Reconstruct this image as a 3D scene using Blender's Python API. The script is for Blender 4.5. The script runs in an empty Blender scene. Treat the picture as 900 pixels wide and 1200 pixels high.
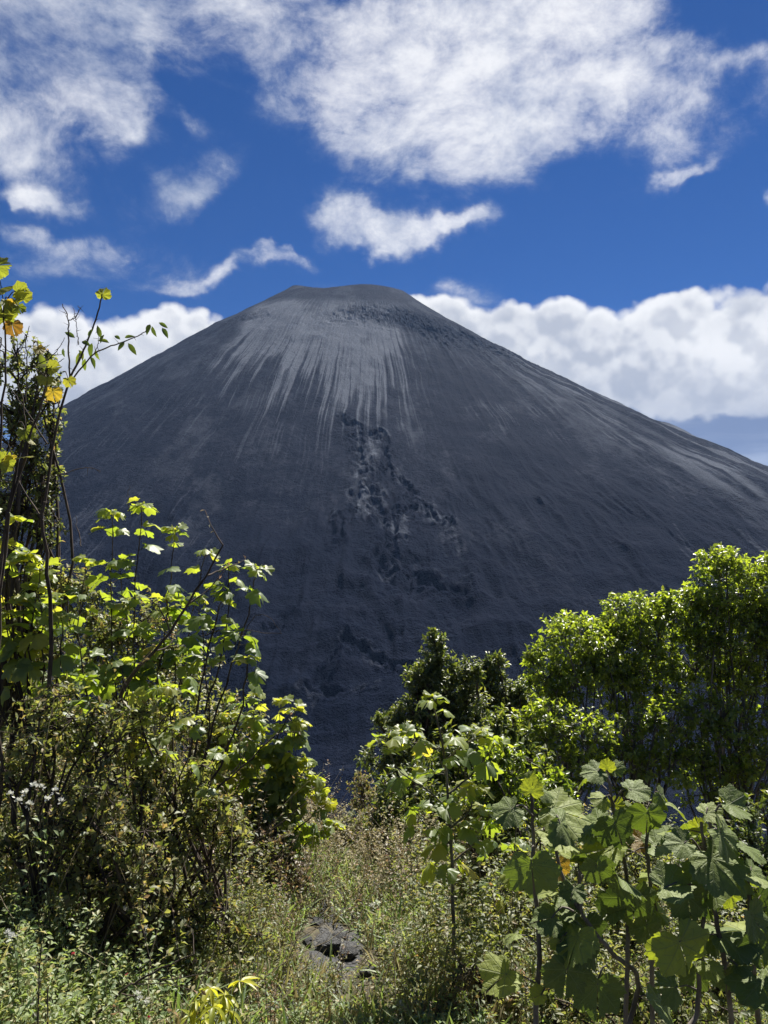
import bpy, math, random
import numpy as np
from mathutils import Vector, Matrix

R = np.random.default_rng(7)
random.seed(7)
PI = math.pi
SC = bpy.context.scene
COL = SC.collection

# ------------------------------------------------------------------ camera numbers
FPX, PITCH, EYE = 901.0, math.radians(4.0), 1.65          # focal length in 900 px widths


def at(u, v, Y):
    """the world point that the photograph shows at (u, v) when it stands Y metres out"""
    a = (u - 450) / FPX
    b = (600 - v) / FPX
    dy = math.cos(PITCH) - b * math.sin(PITCH)
    dz = math.sin(PITCH) + b * math.cos(PITCH)
    t = Y / dy
    return np.array([a * t, Y, EYE + dz * t])


def azel(u, v):
    p = at(u, v, 1.0) - np.array([0, 0, EYE])
    return math.atan2(p[0], p[1]), math.atan2(p[2], math.hypot(p[0], p[1]))


# ------------------------------------------------------------------ noise
def _h(ix, iy, s):
    n = (ix.astype(np.int64) * 374761393 + iy.astype(np.int64) * 668265263 + s * 974634777) & 0xFFFFFFFF
    n = ((n ^ (n >> 13)) * 1274126177) & 0xFFFFFFFF
    n = n ^ (n >> 16)
    return (n & 0xFFFF) / 65535.0


def vnoise(x, y, s=0):
    ix = np.floor(x); iy = np.floor(y)
    fx = x - ix; fy = y - iy
    ux = fx * fx * fx * (fx * (fx * 6 - 15) + 10); uy = fy * fy * fy * (fy * (fy * 6 - 15) + 10)
    a = _h(ix, iy, s); b = _h(ix + 1, iy, s); c = _h(ix, iy + 1, s); d = _h(ix + 1, iy + 1, s)
    return (a + (b - a) * ux) * (1 - uy) + (c + (d - c) * ux) * uy


def fbm(x, y, o=5, s=0, g=0.5, ridge=False):
    t = 0; w = 1; q = 0
    for k in range(o):
        n = vnoise(x * 2 ** k + 17.3 * k, y * 2 ** k + 9.1 * k, s + k)
        if ridge:
            n = 1 - abs(2 * n - 1)
        t = t + n * w; q += w; w *= g
    return t / q


def sst(a, b, x):
    t = np.clip((x - a) / (b - a), 0, 1)
    return t * t * (3 - 2 * t)


# ------------------------------------------------------------------ object helpers
def props(o, label=None, cat=None, group=None, kind=None):
    for k, v in (('label', label), ('category', cat), ('group', group), ('kind', kind)):
        if v:
            o[k] = v
    return o


def link(o, parent=None):
    COL.objects.link(o)
    if parent is not None:
        o.parent = parent
    return o


def empty(name, loc, label, cat, group=None):
    o = bpy.data.objects.new(name, None)
    o.location = loc
    o.empty_display_size = 0.2
    link(o)
    return props(o, label, cat, group)


def np_mesh(name, V, quads=None, tris=None, mats=(), smooth=False, attrs=None, uv=None, fmat=None):
    """numpy arrays to one mesh; attrs: name -> per-vertex floats"""
    me = bpy.data.meshes.new(name)
    V = np.asarray(V, np.float32)
    nq = 0 if quads is None else len(quads)
    nt = 0 if tris is None else len(tris)
    parts = []
    if nq: parts.append(np.asarray(quads, np.int32).ravel())
    if nt: parts.append(np.asarray(tris, np.int32).ravel())
    L = np.concatenate(parts)
    me.vertices.add(len(V)); me.vertices.foreach_set('co', V.ravel())
    me.loops.add(len(L)); me.loops.foreach_set('vertex_index', L)
    me.polygons.add(nq + nt)
    st = np.concatenate([np.arange(nq) * 4, nq * 4 + np.arange(nt) * 3]).astype(np.int32)
    me.polygons.foreach_set('loop_start', st)
    if smooth:
        me.polygons.foreach_set('use_smooth', np.ones(nq + nt, bool))
    else:
        me.polygons.foreach_set('use_smooth', np.zeros(nq + nt, bool))
    if fmat is not None:
        me.polygons.foreach_set('material_index', np.asarray(fmat, np.int32))
    me.update(calc_edges=True)
    for k, a in (attrs or {}).items():
        at_ = me.attributes.new(k, 'FLOAT', 'POINT')
        at_.data.foreach_set('value', np.asarray(a, np.float32))
    if uv is not None:
        l = me.uv_layers.new(name='UVMap')
        l.data.foreach_set('uv', np.asarray(uv, np.float32)[L].ravel())
    for m in mats:
        me.materials.append(m)
    return me


def mesh_obj(name, me, parent=None, loc=None):
    o = bpy.data.objects.new(name, me)
    if loc is not None:
        o.location = loc
    return link(o, parent)


# ------------------------------------------------------------------ node helpers
class NT:
    def __init__(s, tree):
        s.t = tree; s.n = tree.nodes; s.l = tree.links

    def new(s, typ, ins=None, **kw):
        nd = s.n.new(typ)
        for k, v in kw.items():
            setattr(nd, k, v)
        for k, v in (ins or {}).items():
            s.put(nd.inputs[k], v)
        return nd

    def put(s, sock, v):
        if hasattr(v, 'links') or isinstance(v, bpy.types.NodeSocket):
            s.l.new(v, sock)
        else:
            sock.default_value = v

    def m(s, op, a, b=None, c=None, clamp=False):
        nd = s.n.new('ShaderNodeMath'); nd.operation = op; nd.use_clamp = clamp
        s.put(nd.inputs[0], a)
        if b is not None: s.put(nd.inputs[1], b)
        if c is not None: s.put(nd.inputs[2], c)
        return nd.outputs[0]

    def ss(s, x, a, b, lo=0.0, hi=1.0):
        nd = s.n.new('ShaderNodeMapRange'); nd.interpolation_type = 'SMOOTHSTEP'
        s.put(nd.inputs[0], x); s.put(nd.inputs[1], a); s.put(nd.inputs[2], b)
        s.put(nd.inputs[3], lo); s.put(nd.inputs[4], hi)
        return nd.outputs[0]

    def mix(s, f, a, b, mode='MIX'):
        nd = s.n.new('ShaderNodeMix'); nd.data_type = 'RGBA'; nd.blend_type = mode
        s.put(nd.inputs[0], f); s.put(nd.inputs[6], a); s.put(nd.inputs[7], b)
        return nd.outputs[2]

    def noise(s, vec, scale, detail=4.0, rough=0.5, lac=2.0, dist=0.0, out=0):
        nd = s.n.new('ShaderNodeTexNoise')
        s.put(nd.inputs['Vector'], vec); s.put(nd.inputs['Scale'], scale)
        nd.inputs['Detail'].default_value = detail; nd.inputs['Roughness'].default_value = rough
        nd.inputs['Lacunarity'].default_value = lac; nd.inputs['Distortion'].default_value = dist
        return nd.outputs[out]

    def attr(s, name):
        nd = s.n.new('ShaderNodeAttribute'); nd.attribute_name = name
        return nd.outputs['Fac']

    def map(s, vec, loc=(0, 0, 0), rot=(0, 0, 0), sc=(1, 1, 1), typ='POINT'):
        nd = s.n.new('ShaderNodeMapping'); nd.vector_type = typ
        s.put(nd.inputs['Vector'], vec)
        if 'Location' in nd.inputs: nd.inputs['Location'].default_value = loc
        nd.inputs['Rotation'].default_value = rot; nd.inputs['Scale'].default_value = sc
        return nd.outputs[0]


def rgb(c):
    return (c[0], c[1], c[2], 1.0)


def material(name):
    m = bpy.data.materials.new(name); m.use_nodes = True
    m.node_tree.nodes.clear()
    return m, NT(m.node_tree)


# ------------------------------------------------------------------ sun, sky, clouds
SUN_EL, SUN_AZ = math.radians(54), math.radians(26)      # azimuth from +Y towards +X


def build_light():
    d = np.array([math.sin(SUN_AZ) * math.cos(SUN_EL), math.cos(SUN_AZ) * math.cos(SUN_EL), math.sin(SUN_EL)])
    L = bpy.data.lights.new('sun', 'SUN'); L.energy = 5.0; L.angle = math.radians(0.53); L.color = (1.0, 0.955, 0.86)
    o = bpy.data.objects.new('sun', L); link(o)
    o.rotation_euler = Vector(d).to_track_quat('Z', 'Y').to_euler()
    o.location = (0, 0, 60)


# blobs: u, v, half width, half height (photo px), tilt degrees, weight
SOFT = [
    (560, 95, 250, 105, -6, 1.3), (690, 125, 180, 95, 6, 0.9), (350, 45, 150, 80, 0, 0.75), (620, -20, 260, 70, 0, 0.8),
    (430, 165, 110, 60, 0, 0.5), (810, 165, 70, 60, 0, 0.42), (330, 110, 80, 50, -20, 0.45), (480, 60, 120, 60, 0, 0.4),
    (40, 50, 200, 120, 10, 0.95), (20, 165, 100, 65, -10, 0.75), (170, 5, 170, 60, 0, 0.6), (90, 110, 80, 50, 0, 0.5), (152, 140, 30, 80, 12, 0.62),
    (225, 215, 90, 30, -28, 0.85), (215, 130, 45, 18, 15, 0.5), (255, 160, 40, 34, -30, 0.45),
    (455, 262, 140, 24, -3, 1.2), (385, 245, 60, 16, 0, 0.5), (520, 254, 60, 12, -8, 0.5),
    (795, 207, 34, 12, -18, 0.72), (855, 72, 50, 26, 8, 0.6), (890, 110, 30, 45, 20, 0.6), (898, 243, 20, 14, -20, 1.0),
    (30, 270, 90, 16, 4, 0.75), (50, 245, 60, 12, 4, 0.6), (90, 312, 140, 34, -10, 0.74), (250, 322, 130, 16, -12, 0.74),
    (325, 303, 65, 14, -6, 0.7), (40, 232, 55, 14, 0, 0.7), (400, 335, 130, 26, 0, 0.75), (560, 352, 110, 24, 8, 0.6),
]
HARD = [
    (110, 425, 210, 100, -4, 1.5), (215, 395, 90, 50, 8, 0.8), (-60, 430, 200, 115, 0, 1.4),
    (690, 420, 190, 92, 0, 1.35), (850, 412, 150, 96, 0, 1.45), (590, 400, 130, 60, 14, 1.25), (505, 368, 70, 35, 20, 0.7),
    (470, 350, 60, 18, 10, 0.5), (950, 415, 140, 95, 0, 1.35), (675, 362, 44, 26, 0, 0.35), (810, 352, 70, 28, 0, 0.45), (740, 440, 200, 50, 0, 0.6), (900, 450, 120, 50, 0, 0.6),
]


def build_world():
    w = bpy.data.worlds.new('World'); SC.world = w; w.use_nodes = True
    w.node_tree.nodes.clear()
    t = NT(w.node_tree)
    out = t.new('ShaderNodeOutputWorld')
    tc = t.new('ShaderNodeTexCoord').outputs['Generated']
    nrm = t.new('ShaderNodeVectorMath', {0: tc}, operation='NORMALIZE').outputs[0]
    sky = t.new('ShaderNodeTexSky', sky_type='NISHITA', sun_disc=False, sun_elevation=SUN_EL, sun_rotation=SUN_AZ,
                altitude=2400.0, air_density=1.0, dust_density=0.08, ozone_density=3.0)
    skc = t.new('ShaderNodeHueSaturation', {'Saturation': 1.30, 'Value': 0.58, 'Color': sky.outputs[0]}).outputs[0]
    skc = t.mix(1.0, skc, rgb((0.74, 0.86, 1.18)), 'MULTIPLY')
    sp = t.new('ShaderNodeSeparateXYZ', {0: nrm})
    X, Y, Z = sp.outputs
    az = t.m('ARCTAN2', X, Y)
    el = t.m('ARCSINE', Z)
    ae = t.new('ShaderNodeCombineXYZ', {0: az, 1: el}).outputs[0]
    # domain warp, in radians
    wz = t.noise(nrm, 7.0, 5.0, 0.55, out=1)
    wv = t.new('ShaderNodeVectorMath', {0: wz, 1: (0.5, 0.5, 0.5)}, operation='SUBTRACT').outputs[0]
    wv = t.new('ShaderNodeVectorMath', {0: wv, 'Scale': 0.16}, operation='SCALE').outputs[0]
    aw = t.new('ShaderNodeVectorMath', {0: ae, 1: wv}, operation='ADD').outputs[0]
    wv2 = t.new('ShaderNodeVectorMath', {0: wv, 'Scale': 0.28}, operation='SCALE').outputs[0]
    aw2 = t.new('ShaderNodeVectorMath', {0: ae, 1: wv2}, operation='ADD').outputs[0]

    def cover(vec, blobs):
        s = None
        for (u, v, ru, rv, tilt, wt) in blobs:
            a0, e0 = azel(u, v)
            k = math.cos(math.atan2(u - 450, FPX)) ** 1.3
            q = t.map(vec, (a0, e0, 0), (0, 0, math.radians(-tilt)), (ru * k / FPX, rv * k / FPX, 1.0), 'TEXTURE')
            q = t.new('ShaderNodeVectorMath', {0: q, 1: (1, 1, 0)}, operation='MULTIPLY').outputs[0]
            l = t.new('ShaderNodeVectorMath', {0: q}, operation='LENGTH').outputs['Value']
            f = t.ss(l, 0.0, 1.35, wt, 0.0)
            s = f if s is None else t.m('ADD', s, f)
        return s

    # soft wisps (high cloud)
    stretch = t.map(nrm, (3.1, 0, 1.7), (0.0, 0.0, 0.0), (1.0, 1.0, 1.5))
    wvv = t.new('ShaderNodeVectorMath', {0: t.noise(stretch, 3.2, 3.0, 0.5, out=1), 'Scale': 0.13}, operation='SCALE').outputs[0]
    st2 = t.new('ShaderNodeVectorMath', {0: stretch, 1: wvv}, operation='ADD').outputs[0]
    n1 = t.noise(st2, 8.0, 9.0, 0.66)
    cs = cover(aw, SOFT)
    # elsewhere in the sky a scattering of the same cloud
    far = t.ss(t.m('ABSOLUTE', az), 0.62, 0.95, 0.0, 0.55)
    up = t.ss(el, 0.66, 0.9, 0.0, 0.42)
    patch = t.ss(t.noise(nrm, 2.3, 3.0), 0.48, 0.66)
    cs = t.m('ADD', cs, t.m('MULTIPLY', t.m('MAXIMUM', far, up), patch))
    cc = t.m('MINIMUM', cs, t.m('ADD', t.m('MULTIPLY', cs, 0.22), 0.72))
    d1 = t.m('SUBTRACT', t.m('ADD', t.m('MULTIPLY', cc, 0.80), t.m('MULTIPLY', n1, 2.0)), 1.42)
    a1 = t.m('MULTIPLY', t.ss(d1, -0.22, 0.78), t.ss(cs, 0.0, 0.22, 0.0, 0.97))
    fibre = t.noise(st2, 34.0, 4.0, 0.65)
    a1 = t.m('MULTIPLY', a1, t.ss(t.m('ADD', fibre, d1), 0.25, 0.85, 0.3, 1.0))
    grey = t.noise(nrm, 5.5, 5.0, 0.55)
    sh1 = t.ss(t.m('ADD', t.m('ADD', t.m('MULTIPLY', d1, 0.45), t.m('MULTIPLY', fibre, 0.25)), t.m('MULTIPLY', grey, 1.35)), 0.62, 1.25)
    c1 = t.mix(sh1, rgb((0.38, 0.45, 0.60)), rgb((1.0, 1.0, 1.02)))

    # cumulus, crisp edge, flat grey base
    def cum(vec, off):
        v = vec if off is None else t.new('ShaderNodeVectorMath', {0: vec, 1: off}, operation='ADD').outputs[0]
        nn = nrm if off is None else t.new('ShaderNodeVectorMath', {0: nrm, 1: (off[0], 0, off[1])}, operation='ADD').outputs[0]
        big = t.noise(nn, 9.0, 8.0, 0.52)
        vo = t.new('ShaderNodeTexVoronoi', feature='F1'); t.put(vo.inputs['Vector'], nn)
        vo.inputs['Scale'].default_value = 17.0; vo.inputs['Detail'].default_value = 2.0; vo.inputs['Roughness'].default_value = 0.55
        part = t.m('SUBTRACT', t.m('MULTIPLY', big, 1.1), t.m('MULTIPLY', vo.outputs['Distance'], 0.75))
        if off is not None:
            return part, None
        return part, t.m('SUBTRACT', t.m('ADD', cover(v, HARD), part), 0.80)
    nA, dA = cum(aw2, None)
    nB, _ = cum(aw2, (0.005, 0.014, 0.0))
    base = t.m('ADD', el, t.m('MULTIPLY', t.m('SUBTRACT', n1, 0.5), 0.05))
    e_base = azel(820, 478)[1]
    cut = t.ss(base, e_base - 0.045, e_base + 0.002)
    a2 = t.m('MULTIPLY', t.ss(t.m('ADD', dA, t.m('MULTIPLY', t.m('SUBTRACT', fibre, 0.5), 0.22)), -0.06, 0.34), cut)
    # light falls from above: thin towards the sun = bright
    lit = t.ss(t.m('ADD', t.m('SUBTRACT', nA, nB), t.m('MULTIPLY', t.m('SUBTRACT', fibre, 0.5), 0.10)), -0.20, 0.20)
    edge = t.ss(dA, 0.05, 0.75, 1.0, 0.0)
    soft = t.ss(grey, 0.36, 0.62)
    low = t.ss(base, e_base - 0.02, e_base + 0.075)
    sh2 = t.m('MULTIPLY', t.m('ADD', t.m('ADD', t.m('MULTIPLY', lit, 0.42), t.m('MULTIPLY', soft, 0.30)), t.m('ADD', t.m('MULTIPLY', edge, 0.42), 0.27)), t.m('ADD', t.m('MULTIPLY', low, 0.62), 0.38), clamp=True)
    c2 = t.mix(sh2, rgb((0.34, 0.39, 0.50)), rgb((0.97, 0.975, 0.99)))
    # stratus under the base
    e1 = azel(850, 520)[1]
    nS = t.noise(t.map(nrm, (0, 0, 5), (0, 0, 0), (1, 1, 7.0)), 3.4, 5.0, 0.5)
    aS = t.m('MULTIPLY', t.ss(base, e_base + 0.07, e_base + 0.03), t.ss(nS, 0.2, 0.42, 0.85, 0.98))
    cS = t.mix(t.ss(nS, 0.42, 0.68), rgb((0.20, 0.26, 0.42)), rgb((0.46, 0.53, 0.68)))
    # left cumulus stands lower than the right one's base: keep its body white
    col = t.mix(a1, skc, t.new('ShaderNodeVectorMath', {0: c1, 'Scale': 9.0}, operation='SCALE').outputs[0])
    lft = t.ss(az, -0.24, -0.12)
    aS = t.m('MULTIPLY', aS, t.m('ADD', t.m('MULTIPLY', lft, 0.85), 0.15))
    col = t.mix(aS, col, t.new('ShaderNodeVectorMath', {0: cS, 'Scale': 9.0}, operation='SCALE').outputs[0])
    col = t.mix(a2, col, t.new('ShaderNodeVectorMath', {0: c2, 'Scale': 9.0}, operation='SCALE').outputs[0])
    bg = t.new('ShaderNodeBackground', {'Color': col, 'Strength': 0.0485})
    t.l.new(bg.outputs[0], out.inputs[0])
    w.cycles.sampling_method = 'MANUAL'; w.cycles.sample_map_resolution = 512


def build_camera():
    c = bpy.data.cameras.new('camera'); o = bpy.data.objects.new('camera', c); link(o)
    c.sensor_fit = 'VERTICAL'; c.sensor_height = 24.0; c.lens = 24.0 * FPX / 1200.0
    c.clip_start = 0.05; c.clip_end = 60000
    o.location = (0, 0, EYE); o.rotation_euler = (math.radians(90) + PITCH, 0, 0)
    SC.camera = o
    SC.view_settings.view_transform = 'Standard'; SC.view_settings.look = 'None'
    SC.view_settings.exposure = 1.15; SC.view_settings.gamma = 1.0
    cy = SC.cycles
    cy.use_adaptive_sampling = True; cy.adaptive_threshold = 0.012
    cy.max_bounces = 6; cy.diffuse_bounces = 3; cy.glossy_bounces = 2; cy.transmission_bounces = 4; cy.volume_bounces = 0
    cy.use_denoising = True; cy.sample_clamp_indirect = 6.0
    cy.volume_step_rate = 4.0


# ------------------------------------------------------------------ the volcano
# lava channels, metres from the axis: (points), half width, depth
CHAN = [([(17, -443), (25, -462), (29, -490), (31, -511), (35, -523), (30, -547), (27, -567), (23, -585), (21, -601)], 3.2, 3.5),
        ([(28, -475), (38, -468), (46, -485), (48, -506), (45, -523), (38, -543), (41, -564), (44, -583), (46, -600), (44, -615), (45, -621), (56, -629), (71, -637), (81, -645)], 4.4, 5.0),
        ([(48, -518), (56, -537), (62, -556), (59, -572), (53, -587), (50, -603)], 3.2, 4.0),
        ([(38, -543), (34, -556), (38, -571), (42, -583)], 2.2, 3.0),
        ([(62, -558), (70, -564), (77, -583), (84, -594)], 1.8, 2.2),
        ([(30, -673), (45, -681), (49, -686), (61, -691), (80, -700)], 2.6, 4.0),
        ([(31, -679), (16, -695), (29, -693), (40, -698)], 2.0, 3.0),
        ([(3, -647), (-5, -659), (-16, -666), (-34, -664)], 3.0, 4.0),
        ]


def seg_dist(x, y, pts):
    d = np.full(x.shape, 1e9)
    for (ax, ay), (bx, by) in zip(pts[:-1], pts[1:]):
        vx, vy = bx - ax, by - ay
        t = np.clip(((x - ax) * vx + (y - ay) * vy) / (vx * vx + vy * vy), 0, 1)
        d = np.minimum(d, np.hypot(x - ax - t * vx, y - ay - t * vy))
    return d


VC = (-46.0, 1000.0)                                       # its axis
R0, ZR = 75.0, 346.0


def build_volcano():
    ph = np.radians(np.concatenate([np.arange(-180, -90, 2.0), np.arange(-90, -30, 0.22), np.arange(-30, -12, 0.11), np.arange(-12, 20, 0.055),
                                    np.arange(20, 45, 0.10), np.arange(45, 90, 0.22), np.arange(90, 180.1, 2.0)]))
    r = np.concatenate([[0.5, 20, 40, 55, 62, 68, 72, 74], np.arange(75, 300, 1.3), np.arange(300, 560, 1.1), np.arange(560, 900, 0.9), np.arange(900, 1500, 12)])
    RR, PH = np.meshgrid(r, ph)
    deg = np.degrees(PH)
    side = np.sin(PH)                                       # -1 left, +1 right
    d = np.maximum(RR - R0, 0)
    sa = np.abs(side); lf = side < 0
    s1 = 0.64 + sa * np.where(lf, -0.134, 0.09)
    s2 = 0.64 + sa * np.where(lf, 0.231, -0.277)
    L = 330.0 + np.where(lf, -118.0, 121.0) * sa
    z = ZR - (s2 * d + (s1 - s2) * L * (1 - np.exp(-d / L)))
    # the crater rim is tilted: lowest on the near side
    z = z + np.where(lf, 27.0, 17.0) * np.minimum(1 - np.cos(PH), 1.15) * np.exp(-d / 250.0)
    x = RR * np.sin(PH)
    # rim
    rim = np.exp(-(d / 30.0) ** 2)
    z = z + rim * (2.2 * np.exp(-((x - 30) / 26) ** 2) - 3.0 * np.exp(-((x + 30) / 22) ** 2) + 1.0 * np.exp(-((x + 66) / 12) ** 2))
    inside = RR < R0
    z = np.where(inside, z - 0.5 * (R0 - RR), z)
    # steep shoulders of the rim seen from the front: left of the axis a little lower
    wx = x; wy = -RR * np.cos(PH)
    arc = PH * 300.0
    # gullies running down the slope; the front is nearly planar, so its slides run side by side
    bl = sst(16, 42, np.abs(deg))
    q_ = (wx / (200 + 0.28 * RR)) * (1 - bl) + np.sin(PH) * 1.15 * bl
    q_ = q_ * 46 + (fbm(wx / 60.0, RR / 90.0, 3, 15) - 0.5) * 1.1
    n1 = fbm(q_ * 0.55, RR / 420.0, 4, 3, ridge=True)
    n2 = fbm(q_ * 1.7, RR / 160.0, 4, 9)
    n3 = fbm(wx / 26.0, wy / 40.0, 6, 21)
    n4 = fbm(wx / 9.0, wy / 9.0, 4, 31)
    env = sst(90, 260, RR)
    z = z + env * ((n1 - 0.5) * 3.6 * (0.3 + 0.7 * sst(12, 22, deg)) * (1 - 0.5 * sst(450, 560, RR)) + (n2 - 0.5) * 0.9) + (n3 - 0.5) * 7.0 * sst(82, 200, RR) + (n4 - 0.5) * 1.0
    # lava flows down the middle of the front
    deg_c = 4.0 + 1.6 * np.sin(RR / 70.0) + 1.2 * np.sin(RR / 23.0)
    wid = 0.8 + 2.4 * sst(455, 620, RR)
    flow = np.exp(-((deg - deg_c) / wid) ** 2) * sst(445, 470, RR) * (1 - sst(640, 700, RR))
    rub = fbm(wx / 6.0 + 3 * fbm(wx / 20.0, wy / 20.0, 3, 49), wy / 10.0, 5, 41, g=0.62, ridge=True)
    rub2 = fbm(wx / 18.0, wy / 30.0, 4, 44, ridge=True)
    z = z + flow * ((rub - 0.5) * 2.4 + (rub2 - 0.45) * 2.2)
    # cut channels with raised levees
    sel = (np.abs(wx - 60) < 200) & (wy < -280) & (wy > -760)
    sx = wx[sel] + (fbm(wx[sel] / 9.0, wy[sel] / 9.0, 4, 111, g=0.6) - 0.5) * 15.0
    sy = wy[sel] + (fbm(wx[sel] / 9.0 + 40, wy[sel] / 9.0, 4, 112, g=0.6) - 0.5) * 15.0
    cut_ = np.zeros(sx.shape); lev_ = np.zeros(sx.shape); crag_ = np.zeros(sx.shape)
    for pts, w_, dp in CHAN:
        dd = seg_dist(sx, sy, pts); w_ = w_ * 0.72
        cut_ = np.maximum(cut_, (1 - sst(w_ * 0.45, w_ * 1.15, dd)) * dp)
        lev_ = np.maximum(lev_, np.exp(-((dd - w_ * 1.7) / (w_ * 0.55)) ** 2))
        crag_ = np.maximum(crag_, 1 - sst(w_ * 1.3, w_ * 3.2, dd))
    CUT = np.zeros(z.shape); LEV = np.zeros(z.shape); CRG = np.zeros(z.shape)
    CUT[sel] = cut_; LEV[sel] = lev_; CRG[sel] = crag_
    z = z - 0.38 * CUT + LEV * 0.8 + CRG * (rub - 0.5) * 2.4
    # rough flow lobes on the lower apron
    lob = sst(540, 690, RR)
    l1 = fbm(wx / 95.0 + 3.3, wy / 70.0 + 1.1, 5, 51, ridge=True)
    l2 = fbm(wx / 28.0, wy / 20.0, 5, 61, g=0.58, ridge=True)
    z = z + lob * ((l1 - 0.55) * 14 + (l2 - 0.5) * 3.0 + (rub - 0.5) * 1.0)
    lev = fbm(deg * 0.35 + RR / 300.0 + 7.7, RR / 130.0 - deg * 0.12, 4, 67, g=0.55, ridge=True)
    z = z + sst(470, 600, RR) * (sst(0.62, 0.9, lev) * 3.2)
    # scoria knobs on the right skyline and high on the face
    z = z + 6.5 * np.exp(-((deg - 66) / 5) ** 2 - ((RR - 480) / 22) ** 2) * (0.6 + n4) + 5.0 * np.exp(-((deg - 62) / 3) ** 2 - ((RR - 620) / 20) ** 2)
    rough = np.exp(-((deg - 12) / 16) ** 2 - ((RR - 190) / 42) ** 2) + 0.8 * np.exp(-((deg + 33) / 9) ** 2 - ((RR - 190) / 26) ** 2) + 0.9 * sst(14, 24, deg) * (1 - sst(40, 60, deg)) * np.exp(-((RR - 230) / 60) ** 2)
    z = z + rough * ((rub - 0.5) * 8.0)
    # apron flattens into the valley floor
    floor = -76.0 + (l1 - 0.5) * 16 + (l2 - 0.5) * 5 + (rub - .5) * 1.8
    k = 16.0
    h = np.clip(0.5 + 0.5 * (z - floor) / k, 0, 1)
    z = floor * (1 - h) + z * h + k * h * (1 - h)
    z = np.where(RR > 1100, z - (RR - 1100) * 0.5, z)
    # pale ash: fan under the rim, streaks on both flanks, veins beside the flow
    st = fbm(q_ * 1.3, RR / 300.0, 4, 71, g=0.6)
    st2 = fbm(q_ * 4.2, RR / 150.0, 4, 81, g=0.62)
    blot = fbm(wx / 34.0, RR / 45.0, 4, 83, g=0.55)
    low_edge = 262 + 260 * (st - 0.30) + 150 * (st2 - .5) + 60 * sst(-60, 20, wx) * (1 - sst(20, 70, wx))
    fan = sst(-116, -92, wx + 16 * (blot - .5)) * (1 - sst(46, 78, wx + 40 * (st - .5))) * sst(118, 170, RR) * (1 - sst(low_edge - 10, low_edge + 75, RR))
    fan = fan * (0.55 + 0.9 * sst(0.30, 0.62, 0.5 * st2 + 0.5 * blot))
    runs = 1.1 * sst(0.56, 0.66, st2) * sst(0.46, 0.60, st) * sst(-125, -100, wx) * (1 - sst(60, 100, wx)) * sst(240, 300, RR) * (1 - sst(360, 560, RR))
    f1 = fbm(q_ * 0.8, RR / 260.0, 5, 91, g=0.62)
    flank = sst(22, 34, deg) * sst(0.46, 0.60, f1) * sst(150, 260, RR) * (1 - 0.75 * sst(600, 760, RR)) * (0.4 + 0.9 * sst(0.4, 0.62, fbm(wx / 70.0, wy / 90.0, 4, 92)))
    left = (1 - sst(-34, -22, deg)) * sst(0.54, 0.72, fbm(q_ * 1.1, RR / 110.0, 5, 95, g=0.62)) * 0.7
    m1 = fbm(wx / 30.0, wy / 50.0, 6, 99, g=0.64)
    mott = sst(0.54, 0.70, m1)
    veins = (np.exp(-((deg - deg_c + 1.1) / 0.55) ** 2) + 0.8 * np.exp(-((deg - deg_c - 1.6) / 0.5) ** 2)) * sst(400, 470, RR) * (1 - sst(600, 660, RR)) * sst(0.48, 0.64, 0.5 * st2 + 0.5 * m1)
    ash = 0.95 * fan * (0.75 + 0.5 * sst(0.4, 0.6, m1)) + 0.5 * runs + 0.62 * flank + 0.24 * left + 0.17 * mott * (1 - lob * 0.5) + 0.65 * veins + 0.03
    ash = ash * (1 - 0.85 * np.clip(rough * sst(0.42, 0.55, rub), 0, 1)) * (1 - 0.8 * flow * sst(0.42, 0.58, rub))
    f2 = fbm(q_ * 5.5, RR / 80.0, 4, 121, g=0.6); f3 = fbm(wx / 45.0, wy / 60.0, 4, 122)
    ash = ash + 0.42 * sst(0.60, 0.70, f2) * sst(0.46, 0.60, f3) * sst(10, 20, deg) * sst(200, 300, RR) * (1 - 0.6 * sst(620, 720, RR))
    ash = ash + 0.30 * sst(0.62, 0.72, f2) * sst(0.50, 0.62, f3) * (1 - sst(-8, 4, deg)) * sst(330, 420, RR)
    ash = ash + 0.50 * LEV * sst(0.45, 0.62, m1) * (1 - 0.6 * lob)
    ash = ash + 0.16 * CRG * sst(0.52, 0.66, m1)
    ash = ash * (1 - 0.4 * np.clip(CUT / 3.0, 0, 1)) * (1 - 0.4 * CRG * sst(0.5, 0.62, rub))
    dark = sst(9, 13, deg) * (1 - sst(19, 25, deg)) * sst(250, 330, RR) * (1 - sst(560, 640, RR))
    ash = np.clip(ash - 0.12 * dark - 0.13 * sst(520, 660, RR), -0.2, 1)
    V = np.stack([wx, wy, z], -1).reshape(-1, 3)
    nr = len(r); npn = len(ph)
    i = (np.arange(npn - 1)[:, None] * nr + np.arange(nr - 1)[None]).ravel()
    Q = np.stack([i, i + 1, i + nr + 1, i + nr], -1)
    m, t = material('volcanic ash and lava')
    tc = t.new('ShaderNodeTexCoord').outputs['Object']
    g1 = t.noise(tc, 0.35, 8.0, 0.62)
    g2 = t.noise(tc, 0.05, 6.0, 0.6)
    a = t.m('ADD', t.attr('ash'), t.m('MULTIPLY', t.m('SUBTRACT', g1, 0.5), 0.50))
    a = t.m('ADD', a, t.m('MULTIPLY', t.m('SUBTRACT', g2, 0.5), 0.18), clamp=True)
    base = t.mix(t.ss(g2, 0.35, 0.7), rgb((0.003, 0.006, 0.017)), rgb((0.007, 0.010, 0.022)))
    c = t.mix(a, base, rgb((0.105, 0.116, 0.142)))
    spk = t.noise(tc, 0.9, 3.0, 0.7)
    c = t.mix(t.m('MULTIPLY', t.ss(spk, 0.67, 0.74), 0.20), c, rgb((0.09, 0.10, 0.115)))
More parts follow.
